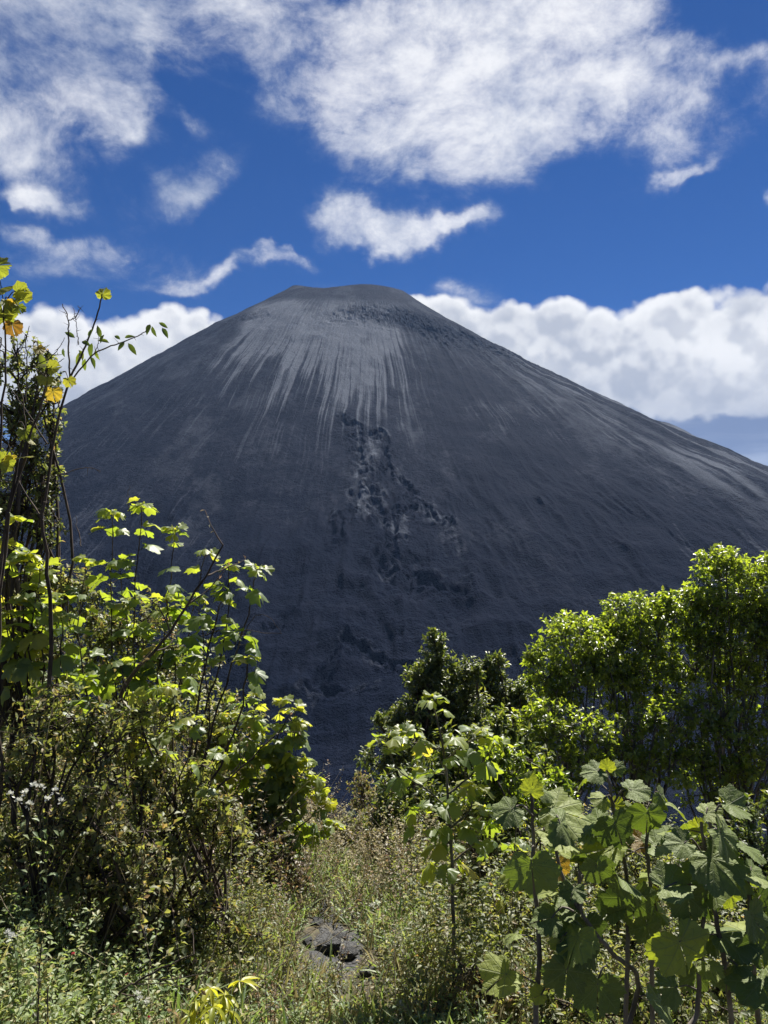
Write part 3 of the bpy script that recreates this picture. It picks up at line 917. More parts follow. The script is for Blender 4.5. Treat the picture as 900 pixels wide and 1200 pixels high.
# ------------------------------------------------------------------ the ground itself
def build_ground():
    th = np.radians(np.concatenate([np.arange(-180, -60, 3), np.arange(-60, 60, 0.5), np.arange(60, 181, 3)]))
    r = np.concatenate([[0.0], np.geomspace(0.4, 14, 190), np.geomspace(14.2, 120, 90), np.geomspace(124, 30000, 50)])
    RR, TH = np.meshgrid(r, th)
    x = RR * np.sin(TH); y = RR * np.cos(TH)
    z = gz(x, y)
    near = 1 - sst(9, 16, RR)
    z = z + near * ((fbm(x * 5, y * 5, 4, 77) - 0.5) * 0.07)
    back = sst(0, 30, -y)
    z = z + back * 2.0
    V = np.stack([x, y, z], -1).reshape(-1, 3)
    nr = len(r); i = (np.arange(len(th) - 1)[:, None] * nr + np.arange(nr - 1)[None]).ravel()
    Q = np.stack([i, i + nr, i + nr + 1, i + 1], -1)
    m, t = material('loam and moss')
    tc = t.new('ShaderNodeTexCoord').outputs['Object']
    n1 = t.noise(tc, 1.6, 8.0, 0.65); n2 = t.noise(tc, 22.0, 6.0, 0.7)
    c = t.mix(t.ss(n2, 0.35, 0.65), rgb((0.035, 0.028, 0.020)), rgb((0.11, 0.09, 0.055)))
    c = t.mix(t.ss(n1, 0.45, 0.62), c, t.mix(t.ss(n2, 0.4, 0.6), rgb((0.035, 0.05, 0.018)), rgb((0.085, 0.105, 0.04))))
    far = t.ss(t.new('ShaderNodeVectorMath', {0: tc}, operation='LENGTH').outputs['Value'], 40.0, 140.0)
    c = t.mix(far, c, t.mix(n2, rgb((0.018, 0.02, 0.024)), rgb((0.034, 0.035, 0.038))))
    bm = t.new('ShaderNodeBump', {'Strength': 0.8, 'Distance': 0.03, 'Height': n2})
    p = t.new('ShaderNodeBsdfPrincipled', {'Base Color': c, 'Roughness': 0.95, 'Normal': bm.outputs[0]})
    o = t.new('ShaderNodeOutputMaterial'); t.l.new(p.outputs[0], o.inputs[0])
    ob = mesh_obj('ground', np_mesh('ground', V, quads=Q, mats=[m], smooth=True))
    props(ob, kind='structure')


PATH = [(-0.75, 3.4), (-0.50, 4.2), (-0.30, 4.9), (-0.32, 5.6), (-0.42, 6.4), (-0.38, 7.4), (-0.20, 8.6)]


def path_dist(x, y):
    c = curve([(a, b, 0) for a, b in PATH], 48)
    d = np.sqrt((x[:, None] - c[None, :, 0]) ** 2 + (y[:, None] - c[None, :, 1]) ** 2)
    return d.min(1)


def build_path():
    c = curve([(a, b, 0) for a, b in PATH], 60)
    tg = nrmz(np.gradient(c, axis=0)); sd = np.stack([tg[:, 1], -tg[:, 0], tg[:, 2] * 0], -1)
    w = np.linspace(-1, 1, 13)
    hw = 0.14 + 0.07 * (fbm(np.arange(len(c)) * 0.35, np.zeros(len(c)), 3, 4) - .5) * 2
    P = c[:, None] + sd[:, None] * (w[None, :, None] * hw[:, None, None])
    x = P[..., 0]; y = P[..., 1]
    z = gz(x, y) + (fbm(x * 5, y * 5, 4, 77) - 0.5) * 0.07 + 0.03 * (1 - w[None] ** 2) ** 0.5 - 0.004 + (fbm(x * 16, y * 16, 3, 12) - 0.5) * 0.05 * (1 - w[None] ** 4)
    V = np.stack([x, y, z], -1).reshape(-1, 3)
    n = len(w); i = (np.arange(len(c) - 1)[:, None] * n + np.arange(n - 1)[None]).ravel()
    Q = np.stack([i, i + 1, i + n + 1, i + n], -1)
    m, t = material('black volcanic cinder')
    tc = t.new('ShaderNodeTexCoord').outputs['Object']
    vo = t.new('ShaderNodeTexVoronoi', {'Scale': 46.0, 'Vector': tc})
    n2 = t.noise(tc, 9.0, 6.0, 0.7)
    c_ = t.mix(vo.outputs['Distance'], rgb((0.06, 0.06, 0.065)), rgb((0.02, 0.02, 0.022)))
    c_ = t.mix(t.ss(n2, 0.52, 0.66), c_, rgb((0.10, 0.085, 0.055)))
    bm = t.new('ShaderNodeBump', {'Strength': 1.0, 'Distance': 0.02, 'Height': t.m('ADD', t.m('MULTIPLY', vo.outputs['Distance'], -1.0), n2)})
    p = t.new('ShaderNodeBsdfPrincipled', {'Base Color': c_, 'Roughness': 0.8, 'Normal': bm.outputs[0]})
    o = t.new('ShaderNodeOutputMaterial'); t.l.new(p.outputs[0], o.inputs[0])
    props(mesh_obj('path', np_mesh('path', V, quads=Q, mats=[m], smooth=True)), kind='structure')


def rock_mesh(rg, name='volcanic_rock'):
    bm_ = __import__('bmesh').new()
    __import__('bmesh').ops.create_icosphere(bm_, subdivisions=3, radius=1.0)
    off = rg.random(3) * 50
    for v in bm_.verts:
        c = v.co.copy()
        n = float(fbm(np.array([c.x * 1.3 + off[0] + c.z]), np.array([c.y * 1.3 + off[1] - c.z * .7]), 4, 3)[0])
        k = 0.6 + 0.85 * n
        q = Vector((round(c.x * 2.2) / 2.2, round(c.y * 2.2) / 2.2, round(c.z * 2.2) / 2.2))
        v.co = (c * 0.75 + q * 0.25) * k
        v.co.z *= 0.62
    me = bpy.data.meshes.new(name); bm_.to_mesh(me); bm_.free()
    me.materials.append(M['rock'])
    return me


ROCKS = []


def build_rocks():
    m, t = material('vesicular lava stone')
    tc = t.new('ShaderNodeTexCoord').outputs['Object']
    n = t.noise(tc, 3.0, 8.0, 0.7); vo = t.new('ShaderNodeTexVoronoi', {'Scale': 9.0, 'Vector': tc}).outputs['Distance']
    c = t.mix(t.ss(n, 0.35, 0.7), rgb((0.03, 0.03, 0.034)), rgb((0.12, 0.12, 0.125)))
    bm = t.new('ShaderNodeBump', {'Strength': 0.8, 'Distance': 0.08, 'Height': t.m('ADD', n, t.m('MULTIPLY', vo, 0.5))})
    p = t.new('ShaderNodeBsdfPrincipled', {'Base Color': c, 'Roughness': 0.75, 'Normal': bm.outputs[0]})
    o = t.new('ShaderNodeOutputMaterial'); t.l.new(p.outputs[0], o.inputs[0])
    M['rock'] = m
    rg = np.random.default_rng(5)
    spots = [(384, 1112, .085, 'largest black lava stone lying in the middle of the cinder track'),
             (372, 1080, .05, 'dark stone at the far end of the bare cinder patch'),
             (398, 1098, .045, 'small dark stone just behind the largest lava stone'),
             (408, 1118, .055, 'dark stone right beside the largest lava stone on the track'),
             (432, 1136, .05, 'low black stone at the near right end of the cinder patch'),
             (360, 1100, .04, 'small stone on the left edge of the cinder track'),
             (330, 1052, .05, 'grey stone half hidden in dry herbs above the track')]
    for u, v, s, lab in spots:
        s = s * 0.8
        # find the point of the hillside that the pixel looks at
        for Y in np.arange(3, 12, 0.02):
            p_ = at(u, v, Y)
            if gz(p_[0], p_[1]) >= p_[2] - 0.03: break
        ROCKS.append((p_[0], p_[1], s))
        o = mesh_obj('volcanic_rock', rock_mesh(rg), loc=(p_[0], p_[1], float(gz(p_[0], p_[1])) + s * 0.55))
        o.scale = (s * 1.3, s, s); o.rotation_euler = (rg.normal() * .3, rg.normal() * .3, rg.random() * 6)
        props(o, lab, 'rock', 'black lava stones on the track')


def ground_pts(rg, n, x0, x1, y0, y1, clear=0.0):
    x = rg.uniform(x0, x1, n); y = rg.uniform(y0, y1, n)
    k = np.abs(x) < 0.58 * y + 0.5
    x, y = x[k], y[k]
    if clear:
        d = path_dist(x, y) + np.where(np.abs(y - 5.15) < 0.36 + 0.25 * (fbm(x * 4, y * 4, 2, 3) - .5), -0.02, 0.17)
        k = (d > clear * (0.5 + rg.random(len(x)))) | (rg.random(len(x)) < 0.05)
        x, y = x[k], y[k]
    k = np.ones(len(x), bool)
    for rx, ry, s in ROCKS:
        k &= ~((np.abs(x - rx) < s * 1.5 + 0.02) & (y > ry - 0.42) & (y < ry + s))
    x, y = x[k], y[k]
    return np.stack([x, y, gz(x, y)], -1)


def stuff(name, parts, rg, label):
    """parts: (Leaves or Tubes, material key) into one mesh"""
    VV = []; TT = []; UU = []; TN = []; FM = []; mats = []; off = 0
    for it, mk in parts:
        if isinstance(it, Leaves):
            V, T, U, t_ = it.arrays(rg)
        else:
            V, Q = it.arrays(); T = np.concatenate([Q[:, [0, 1, 2]], Q[:, [0, 2, 3]]]); U = np.zeros((len(V), 2)); t_ = np.full(len(V), 0.4)
        VV.append(V); TT.append(T + off); UU.append(U); TN.append(t_); FM.append(np.full(len(T), len(mats))); mats.append(M[mk]); off += len(V)
    ob = mesh_obj(name, np_mesh(name, np.concatenate(VV), tris=np.concatenate(TT), mats=mats, smooth=True, attrs={'tone': np.concatenate(TN)},
                                uv=np.concatenate(UU), fmat=np.concatenate(FM)))
    props(ob, label, None, None, 'stuff')


def herb_clumps(rg, P, h, leaf, kind, nleaf, stem_r=0.0012, lean=0.35, mean=0.4, sd=0.2, odd=0.05):
    """many small herbs: a few thin stems each, with leaves up the stem"""
    lv = Leaves(kind); tb = Tubes()
    n = len(P)
    H = h * (0.45 + 0.9 * rg.random(n))
    ln = rg.normal(size=(n, 3)) * lean; ln[:, 2] = 1
    top = P + nrmz(ln) * H[:, None]
    for i in range(n):
        if H[i] > 0.5 * h:
            tb.add(np.array([P[i] - [0, 0, .02], (P[i] + top[i]) / 2 + rg.normal(size=3) * 0.02 * H[i], top[i]]), stem_r, stem_r * 0.5, 3)
    idx = np.repeat(np.arange(n), nleaf)
    f = rg.random(len(idx)) ** 0.7
    a = rg.random(len(idx)) * 2 * PI
    out = np.stack([np.cos(a), np.sin(a), rg.normal(size=len(idx)) * 0.45 + 0.25], -1)
    pos = P[idx] + (top - P)[idx] * f[:, None] + nrmz(out) * (rg.random(len(idx)) * leaf * 0.8)[:, None]
    tn = np.clip(tones(rg, len(idx), mean, sd, odd) + np.repeat(rg.normal(size=n) * 0.12, nleaf), 0, 1)
    lv.add(pos, nrmz(out), nrmz(np.array([0, 0, 1.0]) + rg.normal(size=(len(idx), 3)) * 0.5), leaf * (0.6 + 0.8 * rg.random(len(idx))), tn)
    return tb, lv


def build_cover():
    rg = np.random.default_rng(31)
    # low leafy herbs everywhere
    P = ground_pts(rg, 5200, -2.8, 2.8, 2.1, 5.2, 0.13); P2 = ground_pts(rg, 7000, -4.5, 3.5, 5.0, 10.5, 0.17)
    P = np.concatenate([P, P2])
    pn = fbm(P[:, 0] * 0.9, P[:, 1] * 0.9, 3, 55)
    tb, lv = herb_clumps(rg, P[pn > 0.42], 0.16, 0.026, 'small', 17, mean=0.52, sd=0.25)
    tb2, lv2 = herb_clumps(rg, P[pn <= 0.50], 0.24, 0.020, 'small', 20, mean=0.5, sd=0.25)
    stuff('ground_cover', [(tb, 'green'), (lv, 'herb'), (tb2, 'straw'), (lv2, 'olive')], rg, 'low green herbs and moss covering the ground beside the track')
    # dry grass and straw
    P = np.concatenate([ground_pts(rg, 2000, -2.6, 2.6, 2.2, 5.5, 0.18), ground_pts(rg, 3000, -4.0, 3.0, 5.5, 10.5, 0.18)])
    n = len(P); K = 7; idx = np.repeat(np.arange(n), K)
    gl = Leaves('blade')
    ax = np.array([0, 0, 1.0]) + rg.normal(size=(n * K, 3)) * 0.42
    gl.add(P[idx] + rg.normal(size=(n * K, 3)) * [0.02, 0.02, 0], nrmz(ax), rg.normal(size=(n * K, 3)) + [0, 0, .2], 0.07 + 0.12 * rg.random(n * K), tones(rg, n * K, 0.5, 0.25))
    g2 = Leaves('blade')
    Q = P[rg.random(n) < 0.4]; idx = np.repeat(np.arange(len(Q)), 9)
    g2.add(Q[idx] + rg.normal(size=(len(idx), 3)) * [0.03, 0.03, 0], nrmz(np.array([0, 0, 1.0]) + rg.normal(size=(len(idx), 3)) * 0.35), rg.normal(size=(len(idx), 3)),
           0.09 + 0.14 * rg.random(len(idx)), tones(rg, len(idx), 0.45, 0.2))
    stuff('grass', [(gl, 'dry'), (g2, 'herb')], rg, 'dry straw and green grass between the herbs')
    # tall weeds gone to seed on the left bank and along the right of the track
    A = ground_pts(rg, 900, -3.2, -0.7, 3.3, 8.8); B = ground_pts(rg, 700, 0.15, 3.0, 3.8, 9.0); C = ground_pts(rg, 420, -1.6, 0.6, 5.9, 8.4, 0.3)
    D = ground_pts(rg, 420, -1.9, -0.9, 2.5, 3.4)
    t1, l1 = herb_clumps(rg, A, 0.62, 0.032, 'small', 46, 0.002, 0.3, mean=0.5, sd=0.25, odd=0.08)
    t2, l2 = herb_clumps(rg, B, 0.62, 0.034, 'small', 46, 0.002, 0.3, mean=0.42, sd=0.22)
    t3, l3 = herb_clumps(rg, C, 0.50, 0.026, 'small', 50, 0.002, 0.25, mean=0.6, sd=0.25)
    t4, l4 = herb_clumps(rg, D, 0.30, 0.024, 'small', 36, 0.0015, 0.3, mean=0.58, sd=0.2)
    t5, l5 = herb_clumps(rg, ground_pts(rg, 500, -3.4, 0.2, 4.2, 9.5, 0.3), 0.7, 0.022, 'tiny', 60, 0.002, 0.3, mean=0.45, sd=0.25)
    sk = Tubes()
    S = np.concatenate([ground_pts(rg, 420, -3.2, -0.5, 3.2, 7.5), ground_pts(rg, 260, 0.0, 3.0, 3.6, 8.0)])
    for p in S:
        h = 0.3 + 0.9 * rg.random() ** 1.5; d = rg.normal(size=3) * 0.5; d[2] = 0.7; e = p + nrmz(d) * h
        sk.add(curve([p, (p + e) / 2 + rg.normal(size=3) * 0.05 * h, e], 6, 0.01, rg), 0.0022 + 0.002 * rg.random(), 0.0008, 3)
    stuff('undergrowth', [(sk, 'straw'), (t1, 'bark'), (l1, 'olive'), (t2, 'bark'), (l2, 'olive'), (t3, 'straw'), (l3, 'dry'), (t4, 'green'), (l4, 'herb'), (t5, 'redbark'), (l5, 'rusty')], rg,
          'tangled knee-high weeds and leafy undergrowth on both sides of the track')


# ------------------------------------------------------------------ trees across the gully, right and middle
def build_trees():
    rg = np.random.default_rng(101)
    T = lambda *a, **k: crown_plant('tree', *a, **k)
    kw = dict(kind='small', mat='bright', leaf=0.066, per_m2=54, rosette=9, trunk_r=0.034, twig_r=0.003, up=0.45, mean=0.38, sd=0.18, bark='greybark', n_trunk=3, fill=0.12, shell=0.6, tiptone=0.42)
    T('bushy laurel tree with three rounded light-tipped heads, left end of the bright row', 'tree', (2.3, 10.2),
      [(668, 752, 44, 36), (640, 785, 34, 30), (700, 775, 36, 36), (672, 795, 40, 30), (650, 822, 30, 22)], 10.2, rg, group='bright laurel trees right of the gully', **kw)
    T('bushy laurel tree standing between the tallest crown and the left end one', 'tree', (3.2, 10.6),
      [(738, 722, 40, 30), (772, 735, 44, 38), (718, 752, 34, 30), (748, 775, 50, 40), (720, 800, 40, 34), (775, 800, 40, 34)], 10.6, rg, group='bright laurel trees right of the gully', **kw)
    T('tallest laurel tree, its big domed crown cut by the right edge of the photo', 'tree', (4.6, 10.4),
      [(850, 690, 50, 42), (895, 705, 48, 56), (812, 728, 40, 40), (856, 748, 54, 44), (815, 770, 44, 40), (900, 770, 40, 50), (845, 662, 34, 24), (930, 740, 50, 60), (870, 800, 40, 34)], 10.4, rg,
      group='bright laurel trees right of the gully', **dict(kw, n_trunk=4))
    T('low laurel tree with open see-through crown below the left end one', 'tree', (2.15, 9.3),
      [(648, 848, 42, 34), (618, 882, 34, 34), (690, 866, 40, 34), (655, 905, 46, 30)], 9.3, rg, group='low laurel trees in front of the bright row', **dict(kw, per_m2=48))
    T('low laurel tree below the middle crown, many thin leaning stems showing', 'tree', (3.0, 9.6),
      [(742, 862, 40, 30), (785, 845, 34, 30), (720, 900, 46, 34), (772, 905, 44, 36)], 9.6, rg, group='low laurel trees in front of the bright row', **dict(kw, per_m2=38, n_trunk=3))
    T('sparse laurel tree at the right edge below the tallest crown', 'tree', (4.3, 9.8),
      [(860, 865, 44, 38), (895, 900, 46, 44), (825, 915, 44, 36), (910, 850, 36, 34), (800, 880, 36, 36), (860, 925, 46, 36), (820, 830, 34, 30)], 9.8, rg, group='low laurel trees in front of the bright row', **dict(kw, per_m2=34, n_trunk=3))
    kd = dict(kind='oval', mat='dark', leaf=0.085, per_m2=30, rosette=10, trunk_r=0.09, twig_r=0.006, up=0.35, mean=0.55, sd=0.22, fill=0.3, tiptone=0.25)
    T('tall dark pointed evergreen tree standing against the black slope', 'tree', (1.35, 18.5),
      [(510, 750, 14, 13), (512, 772, 24, 18), (500, 800, 34, 22), (522, 812, 30, 26), (498, 838, 40, 28), (528, 852, 36, 30), (492, 880, 46, 34), (530, 895, 42, 34), (505, 930, 52, 36), (545, 790, 22, 22), (548, 830, 30, 30), (465, 850, 28, 24)],
      18.5, rg, group='dark evergreens in the middle', **dict(kd, leaf=0.11))
    T('dark narrow evergreen tree with a rounded top, right of the pointed one', 'tree', (2.8, 20.0),
      [(575, 782, 20, 17), (570, 806, 30, 22), (588, 825, 28, 24), (566, 845, 34, 28), (592, 868, 34, 30), (575, 905, 42, 36), (610, 815, 20, 20), (612, 860, 30, 30), (548, 812, 22, 22)],
      20.0, rg, group='dark evergreens in the middle', **dict(kd, leaf=0.115))
    T('dark round-headed tree left of and below the pointed evergreen', 'tree', (0.35, 15.5),
      [(470, 868, 28, 22), (452, 892, 34, 28), (478, 905, 42, 34), (462, 940, 40, 34), (492, 950, 38, 34)],
      15.5, rg, group='dark evergreens in the middle', **dict(kd, leaf=0.09))
    T('small grey-leaved tree at the left foot of the dark evergreens', 'tree', (-0.35, 13.5),
      [(424, 925, 18, 20), (432, 952, 24, 24), (448, 975, 28, 22)], 13.5, rg, **dict(kd, mat='olive', leaf=0.055, per_m2=46, trunk_r=0.04, mean=0.6, kind='small'))


def shrub(label, xy, lobes, Y, rg, group=None, cat='shrub', name='shrub', **k):
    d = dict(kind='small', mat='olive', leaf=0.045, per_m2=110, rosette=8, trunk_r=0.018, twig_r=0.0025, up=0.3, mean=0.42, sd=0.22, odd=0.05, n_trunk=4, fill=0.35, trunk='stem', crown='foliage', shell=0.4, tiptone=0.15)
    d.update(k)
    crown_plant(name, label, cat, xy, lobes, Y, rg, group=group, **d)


def build_shrubs():
    rg = np.random.default_rng(202)
    # ---- left side
    shrub('tall dark twiggy shrub with tiny leaves rising against the sky at the left edge', (-2.55, 5.3),
          [(22, 430, 44, 40), (40, 480, 34, 40), (12, 500, 40, 50), (36, 550, 38, 40), (15, 600, 50, 50), (44, 610, 30, 38), (56, 445, 24, 24), (60, 500, 18, 30), (56, 570, 22, 34)], 5.2, rg, mat='olive', per_m2=150, leaf=0.036, rosette=6, mean=0.28, trunk_r=0.026, twig_r=0.0035, n_trunk=4, shell=0.2)
    shrub('dark twiggy shrub filling the left edge below the lobed leaves', (-2.7, 5.4), [(15, 700, 60, 50), (55, 690, 30, 40), (50, 770, 50, 50), (10, 800, 50, 60)], 5.3, rg, mat='olive', leaf=0.04, mean=0.5)
    shrub('reddish brown shrub with fine leaves behind the white flower heads', (-1.75, 3.9), [(50, 860, 64, 44), (100, 850, 50, 36), (20, 900, 50, 44), (125, 870, 46, 44), (60, 815, 40, 28)], 3.8, rg, mat='olive', mean=0.5, leaf=0.034, per_m2=84)
    shrub('dense dark green shrub over the black hollow on the left bank', (-1.35, 3.6), [(110, 950, 60, 44), (60, 985, 60, 40), (155, 990, 55, 40), (105, 1025, 60, 34), (175, 1040, 46, 34)], 3.55, rg, mat='olive', mean=0.6, leaf=0.036, per_m2=90, sd=0.3)
    shrub('olive shrub of fine leaves under the arching bare branches', (-1.0, 4.1), [(215, 920, 56, 44), (165, 900, 50, 40), (255, 950, 46, 40), (205, 975, 56, 40), (270, 985, 40, 34), (180, 850, 50, 40)], 4.0, rg, mat='olive', mean=0.5, leaf=0.038, per_m2=80)
    shrub('brownish thin-leaved shrub crossing below the lobed-leaf bush', (-0.95, 5.6), [(300, 985, 46, 34), (260, 1020, 46, 34), (335, 1020, 36, 30), (215, 1035, 40, 34)], 5.6, rg, mat='rusty', mean=0.45, leaf=0.03, per_m2=150)
    shrub('green leafy shrub in front of the black hollow at lower left', (-1.25, 3.9), [(195, 1085, 50, 30), (240, 1075, 44, 34), (150, 1095, 40, 26), (280, 1105, 40, 28)], 3.9, rg, mat='olive', mean=0.5, leaf=0.03, per_m2=170, trunk_r=0.012)
    shrub('olive shrub behind the tall lobed-leaf stems, middle of the left thicket', (-2.0, 6.2), [(110, 760, 60, 50), (170, 740, 50, 50), (215, 790, 50, 50), (150, 820, 60, 50), (95, 700, 40, 44)], 6.2, rg, mat='olive', mean=0.4, leaf=0.05, per_m2=70)
    shrub('olive shrub filling the thicket behind the lobed-leaf bush', (-1.5, 6.8), [(265, 850, 50, 44), (225, 860, 50, 44), (300, 910, 46, 40), (250, 900, 50, 44)], 6.8, rg, mat='olive', mean=0.42, leaf=0.05, per_m2=70)
    # ---- right side
    shrub('light green leafy shrub between the tall sapling and the foreground leaves', (0.95, 6.3), [(600, 900, 40, 34), (575, 930, 36, 30), (640, 940, 44, 34), (595, 960, 44, 34)], 6.3, rg, mat='bright', mean=0.3, leaf=0.06, per_m2=80, kind='oval')
    shrub('broad leafy green shrub joining the sapling crown to the dark evergreens', (0.9, 8.2), [(545, 880, 40, 34), (590, 860, 36, 30), (515, 915, 36, 30), (570, 915, 44, 30), (625, 900, 34, 30)], 8.2, rg, mat='dark', mean=0.6, leaf=0.075, per_m2=62, kind='oval')
    shrub('leafy shrub closing the gap left of the sapling crown', (0.3, 7.4), [(470, 925, 34, 28), (500, 950, 36, 30), (455, 960, 26, 22), (535, 955, 34, 28)], 7.4, rg, mat='dark', mean=0.55, leaf=0.065, per_m2=72, kind='oval')
    shrub('dark leafy shrub left of the sapling stem beyond the track', (0.1, 8.0), [(470, 975, 34, 28), (500, 985, 36, 32), (452, 1000, 26, 20), (520, 1000, 36, 30)], 8.0, rg, mat='dark', mean=0.5, leaf=0.06, per_m2=90)
    shrub('glossy green shrub behind the sapling stem', (0.75, 6.8), [(560, 985, 40, 34), (590, 1010, 40, 34), (545, 1020, 30, 30), (570, 960, 34, 26)], 6.8, rg, mat='olive', mean=0.45, leaf=0.055, per_m2=90, kind='oval')
    shrub('twiggy olive shrub right of the sapling stem', (0.95, 5.2), [(610, 1065, 44, 34), (570, 1080, 36, 34), (640, 1090, 44, 34), (590, 1120, 46, 30)], 5.2, rg, mat='olive', mean=0.45, leaf=0.036, per_m2=130)
    shrub('shaded shrub directly behind the large foreground leaves', (1.6, 5.0), [(700, 1040, 50, 44), (750, 1010, 50, 44), (680, 1090, 46, 40), (740, 1090, 50, 44)], 5.0, rg, mat='olive', mean=0.35, leaf=0.04, per_m2=110)
    shrub('shaded shrub at the right edge behind the large foreground leaves', (2.3, 5.2), [(830, 1010, 54, 44), (880, 980, 44, 44), (850, 1070, 60, 50), (900, 1040, 44, 50)], 5.2, rg, mat='dark', mean=0.4, leaf=0.045, per_m2=90)
    shrub('low green thicket shrub left of the gully mouth under the black slope', (-0.25, 8.3), [(412, 970, 30, 22), (388, 985, 30, 20), (442, 985, 34, 24), (420, 1000, 36, 20)], 8.3, rg, mat='olive', mean=0.55, leaf=0.045, per_m2=110)
    shrub('dark shrub at the lower right corner under the hanging leaves', (1.25, 3.4), [(700, 1170, 50, 34), (770, 1180, 56, 34), (840, 1175, 50, 40), (640, 1185, 36, 26)], 3.4, rg, mat='olive', mean=0.35, leaf=0.034, per_m2=150, trunk_r=0.012)
    shrub('tangle of thin-stemmed shrub left of the lower foreground leaves', (0.55, 4.0), [(560, 1150, 40, 30), (600, 1165, 36, 26), (520, 1180, 30, 20)], 4.0, rg, mat='rusty', mean=0.4, leaf=0.028, per_m2=130, trunk_r=0.010)


def build_lobed():
    rg = np.random.default_rng(303)
    kw = dict(kind='lobed', mat='lobed', gap=0.062, r=0.008, top=0.50, mean=0.38, down=0.1, faceup=0.8)
    b = (165, 1000, .3)
    stem_plant('shrub', 'upright shrub of large pale lobed leaves topping the left thicket', 'shrub', 5.0,
               [[b, (140, 860), (130, 700), (132, 600)], [b, (160, 820), (158, 700), (168, 592)], [b, (180, 840), (195, 720), (205, 622)], [b, (200, 860), (222, 740), (240, 650)],
                [b, (110, 850), (92, 740), (100, 655)], [b, (190, 880), (205, 790), (196, 700)], [b, (120, 880), (75, 780), (60, 700)], [b, (150, 860), (150, 760), (140, 660)],
                [b, (100, 900), (50, 840), (25, 760)], [b, (160, 880), (170, 800), (165, 740)]],
               rg, leaf=0.150, base=(-1.6, 5.3), twigs=[([(95, 640), (88, 605, .1)], .004), ([(200, 760), (260, 740), (330, 742)], .004), ([(150, 600), (152, 570)], .003)], **kw)
    stem_plant('shrub', 'lobed-leaf shrub whose top leaves reach furthest right over the slope', 'shrub', 4.9,
               [[(215, 960), (235, 850), (262, 760), (270, 665)], [(220, 960), (250, 850), (285, 740), (302, 668)], [(225, 960), (245, 870), (240, 780), (232, 705)],
                [(225, 960), (275, 860), (290, 780), (288, 775)], [(215, 960), (230, 830), (255, 720), (262, 700)]],
               rg, base=(-1.2, 5.1), twigs=[([(270, 760), (305, 720), (330, 742)], .003)], **dict(kw, top=0.34, leaf=0.145))
    stem_plant('shrub', 'lobed-leaf shrub cut by the left edge under the twiggy crown', 'shrub', 4.6,
               [[(40, 900), (10, 760), (0, 640)], [(40, 900), (35, 760), (48, 668)], [(40, 900), (10, 700), (22, 612)], [(50, 900), (70, 780), (72, 720)], [(40, 900), (28, 740), (30, 655)], [(50, 900), (50, 760), (45, 690)], [(30, 900), (-20, 760), (-20, 600)], [(40, 900), (20, 800), (10, 720)]],
               rg, base=(-2.25, 4.9), **dict(kw, leaf=0.16, mean=0.5))
    stem_plant('shrub', 'rounded yellow-green lobed-leaf bush leaning over the end of the track', 'shrub', 6.0,
               [[(290, 1030), (290, 900), (300, 812)], [(300, 1030), (335, 900), (345, 830)], [(300, 1030), (340, 930), (378, 935)], [(300, 1030), (320, 960), (338, 905)], [(290, 1030), (300, 940), (305, 860)], [(300, 1030), (320, 910), (330, 822)], [(300, 1030), (330, 920), (350, 850)], [(300, 1030), (330, 960), (362, 890)],
                [(300, 1030), (340, 980), (385, 940)], [(300, 1030), (345, 1000), (392, 968)], [(290, 1030), (270, 920), (268, 838)], [(295, 1030), (310, 940), (322, 880)],
                [(290, 1030), (280, 960), (290, 905)], [(300, 1030), (325, 990), (352, 945)], [(285, 1030), (255, 960), (245, 900)], [(300, 1030), (310, 985), (322, 945)], [(300, 1030), (345, 935), (372, 915)]],
               rg, leaf=0.150, base=(-1.0, 6.2), **dict(kw, gap=0.029, top=0.66, mean=0.54, pet=0.4, whorl=7))
    stem_plant('shrub', 'low lobed-leaf shoots pushing through the olive shrubs, middle of the left thicket', 'shrub', 3.95,
               [[(160, 960), (120, 880), (98, 795)], [(170, 960), (155, 860), (142, 778)], [(180, 960), (185, 880), (190, 805)], [(190, 960), (215, 900), (228, 842)], [(150, 960), (90, 900), (60, 838)],
                [(200, 970), (240, 930), (256, 885)], [(165, 960), (168, 900), (165, 850)], [(150, 960), (110, 930), (104, 880)]],
               rg, base=(-1.15, 4.0), **dict(kw, leaf=0.115, gap=0.07, r=0.006))
    # sapling with the straight stem
    stem_plant('sapling', 'slim sapling with one straight stem and a whorl of large lobed leaves', 'sapling', 4.4,
               [[(533, 1188), (531, 1060), (527, 960), (520, 880), (507, 822)], [(527, 950), (500, 925), (470, 905), (452, 872)], [(526, 930), (555, 905), (580, 872)],
                [(523, 890), (545, 872), (568, 862)], [(521, 880), (495, 872), (470, 868)], [(530, 1010), (560, 985), (575, 955)], [(529, 990), (505, 975), (488, 952)], [(528, 970), (550, 950), (556, 925)]],
               rg, 'lobed', 'lobed', 0.15, 0.042, base=(0.405, 4.4), roots=1, top=0.55, r=0.013, faceup=1.4, down=0.0, bark='greybark', wob=0.006, mean=0.48, pet=0.55)
    stem_plant('sapling', 'young lobed-leaf sapling half hidden behind the straight sapling', 'sapling', 5.0,
               [[(585, 1190), (580, 1080), (572, 990)], [(580, 1080), (600, 1030), (612, 985)]], rg, 'lobed', 'lobed', 0.11, 0.07, roots=1, base=(0.76, 5.0), top=0.45, r=0.008, bark='bark', wob=0.006)
    stem_plant('sapling', 'bare-stemmed sapling with a few lobed leaves right of the straight one', 'sapling', 4.6,
               [[(612, 1195), (606, 1110), (600, 1040), (606, 960)], [(604, 1080), (630, 1040), (640, 1000)]], rg, 'lobed', 'lobed', 0.10, 0.09, roots=1, base=(0.83, 4.6), top=0.4, r=0.008, bark='greybark', wob=0.006)


